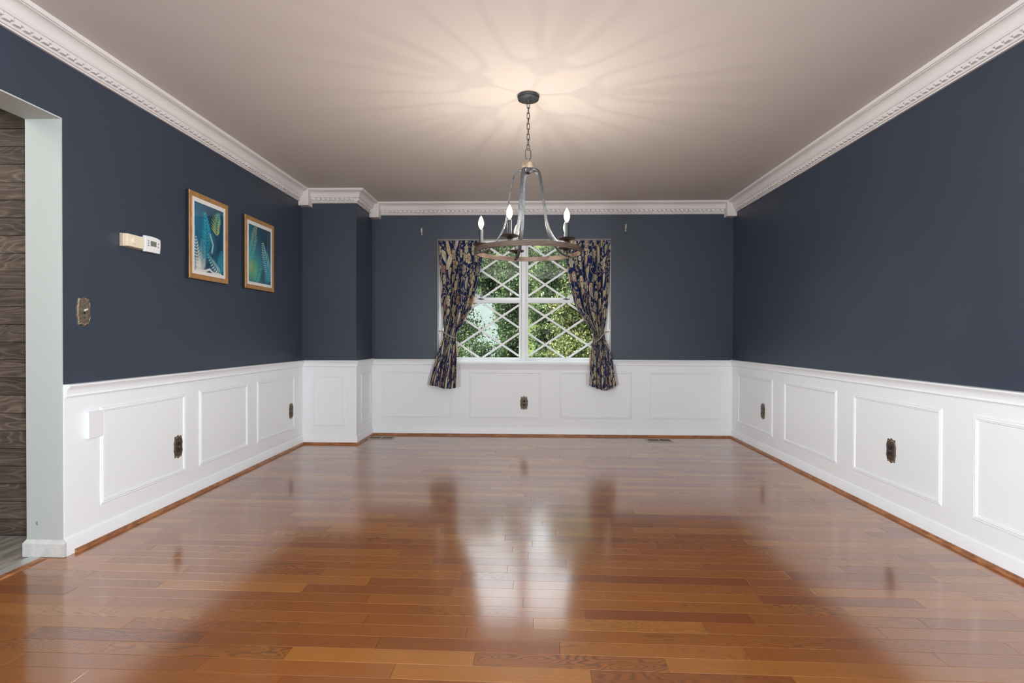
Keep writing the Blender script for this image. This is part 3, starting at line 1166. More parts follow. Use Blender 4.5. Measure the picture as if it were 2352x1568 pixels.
# outlines measured top to bottom
zsL = np.array([2.07, 1.83, 1.60, 1.37, 1.19, 1.08, 1.02, 0.92, 0.78, 0.5])
cl = thing('curtain', 'floral navy curtain on the left of the window, tied back with tan rope', 'curtain', (-0.72, D - 0.04, 0), 'curtains')
curtain(cl, zsL, np.array([-0.956, -0.945, -0.932, -0.918, -0.898, -0.888, -0.893, -0.925, -0.962, -1.017]),
        np.array([-0.47, -0.492, -0.535, -0.588, -0.675, -0.752, -0.760, -0.745, -0.738, -0.738]), [0.538, 0.522, 0.498, 0.508, 0.515], 3, False, -0.72, D - 0.04)
crr = thing('curtain', 'floral navy curtain on the right of the window, tied back with tan rope', 'curtain', (0.66, D - 0.04, 0), 'curtains')
curtain(crr, zsL, np.array([0.375, 0.392, 0.425, 0.485, 0.580, 0.665, 0.672, 0.655, 0.640, 0.622]),
        np.array([0.855, 0.850, 0.840, 0.830, 0.812, 0.788, 0.790, 0.826, 0.862, 0.898]), [0.548, 0.514, 0.492, 0.514, 0.548], 8, True, 0.66, D - 0.04)


def tieback(root, hx, hz, x0, x1, zc, tz0, tz1, tx):
    ox, oy = root.location.x, root.location.y
    pts = []
    sgn = 1 if x1 > x0 else -1
    # from the hook, round the front of the gathered cloth and back
    yc = D - 0.022
    hook = (hx, D - 0.004, hz)
    path = [hook]
    for k in range(13):
        t = k / 12
        a = PI * t
        x = x0 + (x1 - x0) * t
        y = yc - 0.040 * math.sin(a) ** 0.5 - 0.004
        path.append((x, y, hz + (zc - hz) * t - 0.01 * math.sin(a)))
    for k in range(1, 12):
        t = k / 12
        path.append((x1 + (x0 - x1) * t, yc + 0.026 * math.sin(PI * t), zc + (hz - zc) * t))
    path.append(hook)
    P = [(p[0] - ox, p[1] - oy, p[2]) for p in path]
    mb = MB()
    # two twisted strands
    for ph in (0, PI):
        dense = []
        for i in range(len(P) - 1):
            for q in range(6):
                t = q / 6
                a, b = Vector(P[i]), Vector(P[i + 1])
                dense.append(a.lerp(b, t))
        tw = [p + Vector((0, math.cos(i * 0.7 + ph) * 0.0028, math.sin(i * 0.7 + ph) * 0.0028)) for i, p in enumerate(dense)]
        mb.tube(tw, 0.0034, 6)
    tb = mb.build('tieback_rope', ROPE, root, smooth=True)
    ts = MB()
    y = D - 0.075
    pts = [(x1, y + 0.012, zc), (tx, y, tz1 + 0.01), (tx, y, tz1)]
    ts.tube([(p[0] - ox, p[1] - oy, p[2]) for p in pts], 0.0028, 6)
    h = tz1 - tz0
    ts.lathe([(0.003, h), (0.009, h * 0.96), (0.011, h * 0.86), (0.007, h * 0.78), (0.008, h * 0.76), (0.012, h * 0.4), (0.016, 0.004), (0.013, 0)], (tx - ox, y - oy, tz0), 14)
    ts.build('tassel', ROPE, tb, smooth=True)


tieback(cl, -0.952, 1.098, -0.900, -0.752, 1.020, 0.835, 0.960, -0.742)
tieback(crr, 0.848, 1.095, 0.800, 0.668, 0.965, 0.722, 0.860, 0.640)

# small hardware on the back wall


def add_hook(x, z, label):
    t = thing('curtain_rod_hook', label, 'hook', (x, D, z), 'rod hooks high on the window wall')
    MB().box(-0.006, 0.006, -0.004, 0, -0.045, 0.030).build('backplate', CRYSTAL, t, bevel=0.001)
    pts = [(0, -0.004, 0.020), (0, -0.018, 0.026), (0, -0.030, 0.020), (0, -0.034, 0.004), (0, -0.030, -0.012), (0, -0.018, -0.022), (0.002, -0.010, -0.030)]
    MB().tube(pts, 0.0055, 8).build('hook_arm', CRYSTAL, t, smooth=True)


add_hook(-1.1265, 2.152, 'small silvery rod hook on the navy wall left of the window')
add_hook(1.0106, 2.185, 'small silvery rod hook on the navy wall right of the window')
for x, z, lb in ((-1.035, 0.748, 'small white peg on the chair rail beside the left curtain'), (0.905, 0.748, 'small white peg on the chair rail beside the right curtain')):
    o = MB().lathe([(0.006, 0), (0.004, 0.004), (0.004, 0.034), (0.009, 0.038), (0.009, 0.046), (0.005, 0.050)], (0, 0, 0), 14).build('peg', WPLAST, smooth=True)
    o.rotation_euler = (math.radians(90), 0, 0)
    o.location = (x, D - 0.012, z)
    tag(o, lb, 'peg', 'white pegs on the chair rail')
for x, z, lb in ((-0.9535, 1.10, 'white tieback hook on the left window jamb'), (0.8505, 1.095, 'white tieback hook on the right window jamb')):
    t = thing('tieback_hook', lb, 'hook', (x, D, z), 'tieback hooks at the window')
    MB().box(-0.004, 0.004, -0.004, 0.0, -0.028, 0.028).build('hook_plate', WPLAST, t, bevel=0.001)
    MB().tube([(0, -0.002, 0.006), (0, -0.014, 0.002), (0, -0.022, -0.004), (0, -0.024, 0.006)], 0.003, 8).build('hook_tip', WPLAST, t, smooth=True)

# ------------------------------------------------------------------ chandelier
CX, CY = -0.0045, 3.200
ch = thing('chandelier', 'round wood and iron chandelier with five lit candle bulbs hanging on a chain', 'chandelier', (CX, CY, CH))


def Lz(mb):
    mb.v = [(x, y, z - CH) for x, y, z in mb.v]
    return mb


Lz(MB().lathe([(0.060, CH - 0.0005), (0.063, CH - 0.004), (0.063, CH - 0.013), (0.059, CH - 0.016), (0.061, CH - 0.020), (0.060, CH - 0.026), (0.050, CH - 0.030), (0.014, CH - 0.032), (0.011, CH - 0.040), (0.006, CH - 0.046)], n=48)).build('canopy', CANOPYM, ch, smooth='auto')


def link_path(zc, half_l, half_w, rot):
    pts = []
    for k in range(20):
        a = 2 * PI * k / 20
        x = half_w * math.cos(a)
        z = half_w * math.sin(a) + (half_l - half_w) * (1 if math.sin(a) > 0.01 else (-1 if math.sin(a) < -0.01 else 0))
        pts.append((x * math.cos(rot), x * math.sin(rot), zc + z))
    return pts


zc = CH - 0.046
k = 0
while zc > 2.135:
    Lz(MB().tube(link_path(zc - 0.012, 0.0185, 0.0082, 0.35 + (PI / 2) * (k % 2)), 0.0021, 6, closed=True)).build('chain_link', CANOPYM, ch, smooth=True)
    zc -= 0.0305
    k += 1
Lz(MB().tube(link_path(2.100, 0.031, 0.0165, 0.35), 0.0026, 8, closed=True)).build('hanging_loop', GREYM, ch, smooth=True)
Lz(MB().tube([(0.001, 0, 2.385), (0.006, 0.004, 2.33), (-0.004, 0, 2.27), (0.005, -0.003, 2.2), (0, 0, 2.14), (0, 0, 2.05)], 0.0013, 5)).build('wire', simple('clear_wire', (0.3, 0.27, 0.22, 1), 0.4), ch, smooth=True)
Lz(MB().lathe([(0.004, 2.074), (0.007, 2.070), (0.006, 2.062), (0.010, 2.056), (0.024, 2.051), (0.036, 2.047), (0.0385, 2.042), (0.0385, 2.022), (0.034, 2.016), (0.010, 2.014)], n=40)).build('hub', HUBW, ch, smooth='auto')
Lz(MB().lathe([(0.022, 2.014), (0.022, 1.996), (0.014, 1.990), (0.006, 1.984)], n=24)).build('hub_socket', GREYM, ch, smooth='auto')
rt = 0.3136
Lz(MB().lathe([(rt - 0.010, 1.520), (rt, 1.520), (rt, 1.5475), (rt - 0.010, 1.5475), (rt - 0.010, 1.520)], n=128, cap=False)).build('wooden_ring', RINGW, ch, smooth='auto')
armp = [(0.008, 1.992), (0.028, 2.004), (0.048, 2.008), (0.066, 2.001), (0.079, 1.984), (0.087, 1.960), (0.093, 1.930), (0.103, 1.880), (0.112, 1.830), (0.120, 1.780), (0.126, 1.735), (0.134, 1.695), (0.147, 1.658),
        (0.168, 1.618), (0.195, 1.583), (0.224, 1.556), (0.250, 1.541), (0.275, 1.533), (0.303, 1.531)]


def smoothp(p, n=3):
    for _ in range(n):
        q = [p[0]]
        for a, b in zip(p, p[1:]):
            q.append(tuple(0.75 * x + 0.25 * y for x, y in zip(a, b)))
            q.append(tuple(0.25 * x + 0.75 * y for x, y in zip(a, b)))
        q.append(p[-1])
        p = q
    return p


armp = smoothp(armp, 1)
for k in range(5):
    ph = math.radians(-15 + 72 * k)     # 0 = away from the camera, clockwise from above
    sx, cy_ = math.sin(ph), math.cos(ph)
    tang = (cy_, -sx, 0)
    Lz(MB().tube([(r_ * sx, r_ * cy_, z) for r_, z in armp], 0, sec=(0.0185, 0.0075), up=tang)).build('arm', GREYM, ch, smooth='auto')
    px, py = 0.275 * sx, 0.275 * cy_
    Lz(MB().lathe([(0.008, 1.529), (0.008, 1.545), (0.006, 1.552), (0.009, 1.562), (0.020, 1.569), (0.044, 1.574), (0.048, 1.580), (0.047, 1.583), (0.040, 1.579), (0.016, 1.577)], (px, py, 0), 32)).build('drip_plate', BRONZE, ch, smooth='auto')
    Lz(MB().lathe([(0.0125, 1.577), (0.0125, 1.664), (0.010, 1.667)], (px, py, 0), 24)).build('candle_sleeve', CANOPYM, ch, smooth='auto')
    Lz(MB().lathe([(0.0085, 1.664), (0.0085, 1.673)], (px, py, 0), 16)).build('bulb_socket', BRASS, ch, smooth='auto')
    Lz(MB().lathe([(0.0080, 1.672), (0.0115, 1.678), (0.0150, 1.687), (0.0172, 1.697), (0.0170, 1.708), (0.0140, 1.721), (0.0095, 1.733), (0.0045, 1.742), (0.0012, 1.747)], (px, py, 0), 20)).build('candle_bulb', BULB, ch, smooth=True)
    Lz(MB().lathe([(0.001, 1.686), (0.0032, 1.690), (0.0036, 1.700), (0.0030, 1.712), (0.001, 1.716)], (px, py, 0), 10)).build('filament', FILA, ch.children[-1], smooth=True)
    pl = bpy.data.lights.new('candle_light', 'POINT')
    pl.energy = 4.2
    pl.color = (1.0, 0.90, 0.78)
    pl.shadow_soft_size = 0.0045
    po = bpy.data.objects.new('candle_light', pl)
    COL.objects.link(po)
    po.location = (CX + px, CY + py, 1.718)
    bx, by = 0.296 * sx, 0.296 * cy_
    Lz(MB().lathe([(0.006, 1.524), (0.006, 1.531), (0.004, 1.533)], (bx, by, 0), 8)).build('bolt', BRONZE, ch)

# ------------------------------------------------------------------ framed fern prints


def stroke(img, a, b, pts, w, color, soft=1.0, alpha=1.0):
    d = np.full(a.shape, 9.0)
    for (x0, y0), (x1, y1) in zip(pts, pts[1:]):
        vx, vy = x1 - x0, y1 - y0
        L2 = vx * vx + vy * vy + 1e-9
        t = np.clip(((a - x0) * vx + (b - y0) * vy) / L2, 0, 1)
        d = np.minimum(d, np.hypot(a - x0 - t * vx, b - y0 - t * vy))
    k = alpha * np.clip((w - d) / (w * soft), 0, 1)
    img += (color - img) * k[:, None]


def leaflet(img, a, b, x, y, ang, ln, wd, color, alpha):
    dx, dy = a - x, b - y
    u = dx * math.cos(ang) + dy * math.sin(ang)
    v = -dx * math.sin(ang) + dy * math.cos(ang) + 0.9 * (u ** 2)
    t = u / ln
    sel = (t > 0) & (t < 1)
    wv = wd * np.sin(np.clip(t, 0, 1) ** 0.7 * PI) ** 0.6
    k = np.clip((wv - np.abs(v)) / (wd * 0.75), 0, 1) * sel * alpha
    img += (color - img) * k[:, None]


def fern(img, a, b, pts, ln, wd, cols, spread=1.0, alpha=0.95, n=16, left=1.0, right=1.0):
    pts = smoothp(pts, 2)
    seg = [math.dist(p, q) for p, q in zip(pts, pts[1:])]
    T = sum(seg)
    for i in range(n):
        s = T * (i + 0.5) / n
        acc = 0
        for (p, q), L in zip(zip(pts, pts[1:]), seg):
            if acc + L >= s:
                t = (s - acc) / L
                x, y = p[0] + (q[0] - p[0]) * t, p[1] + (q[1] - p[1]) * t
                dirn = math.atan2(q[1] - p[1], q[0] - p[0])
                break
            acc += L
        f = i / n
        l = 1.25 * ln * (0.25 + 0.75 * min(1, f * 1.9)) * (1 - 0.25 * f)
        c = cols[0] * (1 - f) + cols[1] * f
        for sd, m in ((1, left), (-1, right)):
            if m > 0:
                leaflet(img, a, b, x, y, dirn + PI - sd * (spread + 0.12), l * m, wd * 1.55, c * (0.85 + 0.3 * R.random()), alpha)
    stroke(img, a, b, pts, wd * 0.25, cols[0] * 0.5, 0.6, 0.7)


def art(which, W_, H_):
    nx, ny = 190, int(190 * H_ / W_)
    aa, bb = np.meshgrid(np.linspace(0, 1, nx), np.linspace(0, H_ / W_, ny))
    a, b = aa.ravel(), bb.ravel()
    h = H_ / W_
    bn = b / h
    r = np.random.default_rng(5 + which)
    img = np.zeros((len(a), 3))
    teal, deep, dark = hexlin((40, 122, 152)), hexlin((30, 74, 104)), hexlin((16, 34, 54))
    f = 0.5 + 0.25 * np.sin(a * 4 + which * 2 + bn * 3) + 0.25 * np.sin(bn * 7 - a * 3)
    img[:] = deep[None] * (1 - f[:, None]) + teal[None] * f[:, None] * 0.8
    g = lambda cx, cy, s, c, k: img.__iadd__((c - img) * (k * np.exp(-(((a - cx) ** 2 + (bn - cy) ** 2 * 1.6) / s ** 2)))[:, None])
    P = lambda *q: [(x, y * h) for x, y in q]
    aq, gr, pale, yel, wh = hexlin((52, 176, 196)), hexlin((96, 190, 168)), hexlin((176, 218, 214)), hexlin((196, 200, 96)), hexlin((226, 228, 220))
    if which == 0:
        g(0.55, 0.22, 0.30, dark, 0.8)
        g(0.80, 0.62, 0.25, dark, 0.85)
        g(0.15, 0.35, 0.28, hexlin((34, 118, 150)), 0.8)
        g(0.45, 0.60, 0.25, hexlin((30, 96, 120)), 0.6)
        g(0.10, 0.85, 0.30, dark, 0.8)
        g(0.9, 0.85, 0.2, hexlin((26, 110, 140)), 0.8)
        fern(img, a, b, P((0.16, 0.16), (0.20, 0.40), (0.14, 0.70)), 0.20, 0.03, (hexlin((30, 110, 140)), hexlin((24, 84, 112))), 0.8, 0.5, 12)
        fern(img, a, b, P((0.58, 0.40), (0.66, 0.60), (0.60, 0.90)), 0.20, 0.03, (hexlin((40, 120, 146)), hexlin((24, 70, 96))), 0.8, 0.5, 12)
        fern(img, a, b, P((0.22, 0.52), (0.28, 0.74), (0.24, 0.98)), 0.16, 0.022, (hexlin((70, 150, 170)), pale), 0.8, 0.6, 12)
        fern(img, a, b, P((0.33, 0.12), (0.40, 0.30), (0.42, 0.48), (0.36, 0.70), (0.40, 0.82)), 0.20, 0.024, (aq, hexlin((36, 130, 160))), 0.85, 0.9, 14)
        fern(img, a, b, P((0.84, 0.06), (0.76, 0.22), (0.74, 0.42)), 0.24, 0.017, (gr, yel), 0.75, 0.95, 9, 1.0, 0.75)
        fern(img, a, b, P((0.04, 0.50), (0.06, 0.65), (0.12, 0.95)), 0.13, 0.015, (pale, wh), 0.9, 0.9, 10, 0.8, 1.0)
        fern(img, a, b, P((0.92, 0.62), (0.90, 0.80), (0.84, 1.0)), 0.15, 0.014, (hexlin((60, 140, 160)), aq), 0.8, 0.9, 10)
        fern(img, a, b, P((0.42, 0.72), (0.62, 0.86), (0.86, 0.98)), 0.12, 0.017, (aq, wh), 0.9, 0.9, 9)
        stroke(img, a, b, P((0.52, 0.42), (0.62, 0.56), (0.58, 0.68)), 0.035, pale, 0.9, 0.8)
        g(0.14, 0.93, 0.14, wh, 0.95)
        stroke(img, a, b, P((0.05, 0.99), (0.35, 0.985), (0.5, 0.95), (0.62, 0.99), (0.9, 1.0)), 0.03, wh, 0.5, 0.95)
    else:
        g(0.75, 0.2, 0.35, dark, 0.55)
        g(0.70, 0.25, 0.12, dark, 0.7)
        g(0.15, 0.62, 0.3, hexlin((40, 150, 160)), 0.8)
        g(0.25, 0.86, 0.3, hexlin((60, 170, 150)), 0.7)
        g(0.1, 0.74, 0.18, yel, 0.9)
        g(0.62, 0.86, 0.16, dark, 0.5)
        fern(img, a, b, P((0.10, 0.30), (0.14, 0.55), (0.10, 0.95)), 0.22, 0.024, (hexlin((44, 140, 160)), hexlin((70, 170, 120))), 0.8, 0.6, 16)
        fern(img, a, b, P((0.80, 0.50), (0.88, 0.75), (0.80, 1.0)), 0.20, 0.022, (hexlin((30, 110, 140)), hexlin((40, 150, 180))), 0.8, 0.6, 14)
        fern(img, a, b, P((0.33, -0.02), (0.24, 0.14), (0.22, 0.30), (0.08, 0.5), (0.0, 0.6)), 0.20, 0.013, (yel * 0.8, aq), 0.8, 0.92, 16)
        fern(img, a, b, P((0.62, 0.26), (0.68, 0.42), (0.82, 0.62), (0.98, 0.95)), 0.22, 0.013, (pale, aq), 0.85, 0.92, 18)
        fern(img, a, b, P((0.42, 0.50), (0.48, 0.66), (0.40, 0.82), (0.30, 1.0)), 0.22, 0.014, (hexlin((40, 140, 150)), gr), 0.85, 0.85, 14)
    return nx, ny, a, b, np.clip(img, 0, 1)


def picture(y0, y1, z0, z1, which, label):
    yc, zc = (y0 + y1) / 2, z0
    t = thing('framed_picture', label, 'picture', (XL, yc, zc), 'fern prints on the left wall')
    fn = lambda a, b, d: (d, a - yc, b - zc)
    rect_frame(fn, y0, y1, z0, z1, [(0, 0.003), (0, 0.024), (0.003, 0.027), (0.010, 0.0265), (0.020, 0.0245), (0.029, 0.0228), (0.0305, 0.0248), (0.0325, 0.0248), (0.033, 0.010), (0.010, 0.003)]).build('frame', LATHW, t, smooth='auto')
    MB().prism([(y0 - 0.0006, z0 - 0.0006), (y1 + 0.0006, z0 - 0.0006), (y1 + 0.0006, z1 + 0.0006), (y0 - 0.0006, z1 + 0.0006)], fn, 0.001, 0.0205).build('frame_back', BLACKW, t)
    m0, m1, n0, n1 = y0 + 0.0315, y1 - 0.0315, z0 + 0.0315, z1 - 0.0315
    MB().prism([(m0, n0), (m1, n0), (m1, n1), (m0, n1)], fn, 0.0226, 0.0232).build('mat_board', MATB, t)
    a0, a1, b0, b1 = m0 + 0.025, m1 - 0.025, n0 + 0.024, n1 - 0.029
    nx, ny, a, b, img = art(which, a1 - a0, b1 - b0)
    W_ = a1 - a0
    P = np.stack([np.full(len(a), 0.0236), a0 + a * W_ - yc, b1 - b * W_ - zc], -1)
    grid_mesh('fern_print', P, nx, ny, PRINT, img, t, smooth=False)
    MB().prism([(m0, n0), (m1, n0), (m1, n1), (m0, n1)], fn, 0.0242, 0.0250).build('glass_cover', PGLASS, t)


picture(3.430, 3.880, 1.410, 1.972, 0, 'nearer gold framed fern print in teal and white, beside the thermostats')
picture(4.118, 4.590, 1.408, 1.968, 1, 'farther gold framed fern print in teal and yellow, beside the corner')

# ------------------------------------------------------------------ thermostats
t = thing('thermostat', 'older cream thermostat with a round dial, left of the white one', 'thermostat', (XL, 2.936, 1.552))
MB().prism([(-0.071, -0.034), (0.079, -0.034), (0.079, 0.036), (-0.071, 0.036)], lambda a, b, d: (d, a, b), 0, 0.012).build('backplate', CREAMD, t, bevel=0.002)
pf = [(-0.066, -0.033), (0.060, -0.033), (0.066, -0.02), (0.068, 0), (0.066, 0.022), (0.060, 0.035), (-0.066, 0.035), (-0.069, 0.02), (-0.070, 0), (-0.069, -0.02)]
MB().prism(pf, lambda a, b, d: (d, a, b), 0.014, 0.040, [(a * 0.97, b * 0.97) for a, b in pf]).build('cover', CREAM, t, bevel=0.002)
o = MB().lathe([(0.0165, 0), (0.0165, 0.008), (0.0145, 0.010), (0.012, 0.010)], (0, 0, 0), 28).build('dial', CREAM, t, smooth='auto')
o.rotation_euler = (0, math.radians(90), 0)
o.location = (0.040, -0.018, 0.001)
t = thing('thermostat', 'white digital thermostat with grey display, right of the cream one', 'thermostat', (XL, 3.090, 1.558))
MB().prism([(-0.060, -0.040), (0.060, -0.040), (0.060, 0.040), (-0.060, 0.040)], lambda a, b, d: (d, a, b), 0, 0.012).build('backplate', simple('grey_plastic', (0.35, 0.34, 0.35, 1), 0.5), t, bevel=0.002)
pf = [(-0.064, -0.045), (0.060, -0.043), (0.066, 0.0), (0.064, 0.040), (0.030, 0.047), (-0.02, 0.049), (-0.064, 0.046), (-0.067, 0)]
MB().prism(pf, lambda a, b, d: (d, a, b), 0.012, 0.028, [(a * 0.97, b * 0.97) for a, b in pf]).build('housing', WPLAST, t, bevel=0.002)
scr = MB().prism([(-0.022, -0.008), (0.026, -0.008), (0.026, 0.021), (-0.022, 0.021)], lambda a, b, d: (d, a, b), 0.0278, 0.0288).build('screen', LCD, t)
for a, b in ((-0.040, 0.019), (-0.040, 0.006), (-0.040, -0.007), (0.043, 0.012), (0.043, -0.006)):
    MB().prism([(a + 0.005 * math.cos(q * PI / 4), b + 0.0042 * math.sin(q * PI / 4)) for q in range(8)], lambda a, b, d: (d, a, b), 0.0276, 0.0294).build('button', BTN, t)

# ------------------------------------------------------------------ ornate brass plates
half = [(0.0, 0.0735), (0.003, 0.0705), (0.008, 0.0665), (0.014, 0.0645), (0.020, 0.0645), (0.026, 0.0665), (0.0305, 0.0660), (0.0325, 0.0610), (0.0330, 0.0500), (0.0350, 0.0380), (0.0385, 0.0270), (0.0405, 0.0200), (0.0405, 0.0160), (0.0385, 0.0135), (0.0385, 0.0060), (0.0390, 0.0)]
right = half + [(a, -b) for a, b in half[:-1][::-1]]
OUT = right + [(-a, b) for a, b in right[1:-1][::-1]]


def plate(t, fn, mat, z0=0.003):
    MB().prism(OUT, fn, 0.0, z0, [(a * 0.985, b * 0.985) for a, b in OUT]).build('plate_edge', mat, t)
    MB().prism([(a * 0.985, b * 0.985) for a, b in OUT], fn, z0, z0 + 0.0035, [(a * 0.90, b * 0.94) for a, b in OUT]).build('plate', mat, t)
    for sb in (1, -1):
        for sa in (1, -1):
            pts = [(0.003, 0.0665), (0.008, 0.0615), (0.014, 0.0575), (0.020, 0.0565), (0.026, 0.0590), (0.030, 0.0610)]
            MB().tube([fn(sa * a, sb * b, z0 + 0.004) for a, b in pts], [0.0006, 0.0018, 0.0026, 0.0028, 0.002, 0.0008], 6).build('curl', BRASSR, t, smooth=True)
        rim = [(0.0310, 0.048), (0.0325, 0.040), (0.0350, 0.030), (0.0385, 0.0215)]
        for sa in (1, -1):
            MB().tube([fn(sa * a, sb * b, z0 + 0.003) for a, b in rim], [0.0005, 0.0013, 0.0013, 0.0005], 6).build('rim', BRASSR if mat is BRASSL else BRASSD, t, smooth=True)


def outlet(loc, axis, label):
    t = thing('outlet', label, 'outlet', loc, 'ornate brass outlets in the wainscot')
    fn = {'L': lambda a, b, d: (d, a, b), 'R': lambda a, b, d: (-d, -a, b), 'B': lambda a, b, d: (a, -d, b)}[axis]
    plate(t, fn, BRASSD)
    for zc in (0.0185, -0.0185):
        pts = [(0.0165 * math.cos(q * PI / 10), zc + max(-0.0115, min(0.0115, 0.0165 * math.sin(q * PI / 10)))) for q in range(20)]
        rc = MB().prism(pts, fn, 0.006, 0.0095, [(a * 0.95, zc + (b - zc) * 0.95) for a, b in pts]).build('receptacle', RECEPT, t)
        sl = MB()
        for sa in (-0.0065, 0.0065):
            sl.prism([(sa - 0.001, zc - 0.002), (sa + 0.001, zc - 0.002), (sa + 0.001, zc + 0.006), (sa - 0.001, zc + 0.006)], fn, 0.0094, 0.0098)
        sl.prism([(0.0025 * math.cos(q * PI / 4), zc - 0.006 + 0.0025 * math.sin(q * PI / 4)) for q in range(8)], fn, 0.0094, 0.0098)
        sl.build('slots', DARK, rc)
    MB().prism([(0.003 * math.cos(q * PI / 4), 0.003 * math.sin(q * PI / 4)) for q in range(8)], fn, 0.006, 0.0085).build('screw', BRASSR, t)


outlet((-0.0440, D - 0.005, 0.3444), 'B', 'brass outlet in the back wainscot under the window')
outlet((XR - 0.005, 5.008, 0.3745), 'R', 'brass outlet in the right wainscot near the far corner')
outlet((XR - 0.005, 3.258, 0.3815), 'R', 'brass outlet in the right wainscot, nearer to the camera and largest on that wall')
outlet((XL + 0.005, 3.341, 0.3505), 'L', 'brass outlet in the left wainscot, in the first panel from the hall opening')
outlet((XL + 0.005, 4.967, 0.3530), 'L', 'brass outlet in the left wainscot in the panel by the corner')

t = thing('light_switch', 'ornate brass light switch plate on the navy wall beside the hall opening', 'light switch', (XL, 2.622, 1.156))
fn = lambda a, b, d: (d, a, b)
plate(t, fn, BRASSL, 0.006)
MB().prism([(-0.0055, -0.012), (0.0055, -0.012), (0.0055, 0.012), (-0.0055, 0.012)], fn, 0.0095, 0.0105).build('toggle_slot', DARK, t)
MB().add([fn(a, b, d) for a, b, d in ((-0.004, 0.0, 0.010), (0.004, 0.0, 0.010), (0.004, 0.010, 0.010), (-0.004, 0.010, 0.010), (-0.0033, 0.009, 0.027), (0.0033, 0.009, 0.027), (0.0033, 0.015, 0.026), (-0.0033, 0.015, 0.026))],
         [(0, 1, 2, 3), (4, 5, 6, 7), (0, 1, 5, 4), (1, 2, 6, 5), (2, 3, 7, 6), (3, 0, 4, 7)]).build('toggle', CREAM, t, bevel=0.0008)
for b in (0.030, -0.030):
    MB().prism([(0.003 * math.cos(q * PI / 4), b + 0.003 * math.sin(q * PI / 4)) for q in range(8)], fn, 0.0095, 0.0105).build('screw', DARK, t)

t = thing('cover_box', 'blank white cover box on the left wainscot beside the hall opening', 'cover box', (XL + 0.005, 2.672, 0.594))
MB().prism([(-0.040, -0.064), (0.033, -0.064), (0.033, 0.062), (-0.040, 0.062)], fn, 0, 0.012).build('base', WHITE, t)
MB().prism([(-0.049, -0.062), (0.044, -0.062), (0.044, 0.068), (-0.049, 0.068)], fn, 0.012, 0.024).build('lid', WPLAST, t, bevel=0.0015)

# ------------------------------------------------------------------ floor registers


def register(x0, x1, y0, y1, label):
    cx_, cy_ = (x0 + x1) / 2, (y0 + y1) / 2
    t = thing('floor_register', label, 'vent', (cx_, cy_, 0), 'floor registers along the window wall')
    hw, hd = (x1 - x0) / 2, (y1 - y0) / 2
    fz = lambda a, b, d: (a, b, d)
    rect_frame(fz, -hw, hw, -hd, hd, [(0, 0), (0.002, 0.003), (0.006, 0.0055), (0.020, 0.0055), (0.022, 0.003), (0.022, 0)]).build('register_frame', GRILLE, t)
    MB().box(-0.006, 0.006, -hd + 0.022, hd - 0.022, 0.001, 0.0055).build('center_bar', GRILLE, t)
    MB().box(-hw + 0.02, hw - 0.02, -hd + 0.02, hd - 0.02, 0.0002, 0.0010).build('duct_opening', DARK, t)
    lv = MB()
    n = 24
    for k in range(n):
        x = -hw + 0.026 + (2 * hw - 0.052) * k / (n - 1)
        if abs(x) < 0.008:
            continue
        lv.box(x - 0.0012, x + 0.0012, -hd + 0.022, hd - 0.022, 0.001, 0.0045)
    for b in (-0.3, 0.3):
        lv.box(-hw + 0.022, hw - 0.022, b * hd - 0.002, b * hd + 0.002, 0.0035, 0.005)
    o = lv.build('louvers', simple('brown_louver', (0.20, 0.16, 0.13, 1), 0.5), t)
    o['kind'] = 'stuff'


register(1.183, 1.452, 5.470, 5.635, 'beige floor register in front of the back wall, on the right')
register(-1.640, -1.360, 5.492, 5.640, 'beige floor register in the nook beside the corner chase, on the left')

# ------------------------------------------------------------------ garden outside
GZ = -0.7
nx, ny = 40, 50
xs = np.linspace(-16, 16, nx)
ys = np.linspace(D + 0.17, 44, ny)
Xg, Yg = np.meshgrid(xs, ys)
rise = np.clip((Yg - 11) / 30, 0, 1) ** 1.0 * 9.0
Zg = GZ + rise + 0.15 * np.sin(Xg * 0.8) * np.cos(Yg * 0.5)
lawn = grid_mesh('lawn', np.stack([Xg, Yg, Zg], -1).reshape(-1, 3), nx, ny, LAWN, np.ones((nx * ny, 3)), None)
struct(lawn, 'grassy ground rising behind the house')


def ground(x, y):
    return GZ + max(0, min(1, (y - 11) / 30)) * 9.0 + 0.15 * math.sin(x * 0.8) * math.cos(y * 0.5)


dv = MB()  # pale strip added outside to imitate a window reflected in the glass
n = 26
for k in range(n):
    yk = 13 + 25 * k / (n - 1)
    xc = -1.75 - 0.11 * (yk - 13)
    wk = 1.25
    for sx in (-1, 0, 1):
        dv.v.append((xc + sx * wk, yk, ground(xc + sx * wk, yk) + 0.14))
for k in range(n - 1):
    for q in (0, 1):
        dv.f.append((k * 3 + q, k * 3 + q + 1, (k + 1) * 3 + q + 1, (k + 1) * 3 + q))
dr = dv.build('reflection_strip', REFLM)
md = dr.modifiers.new('solid', 'SOLIDIFY')
md.thickness = 0.12
struct(dr, 'pale strip added for a window reflection, climbing behind the trees')


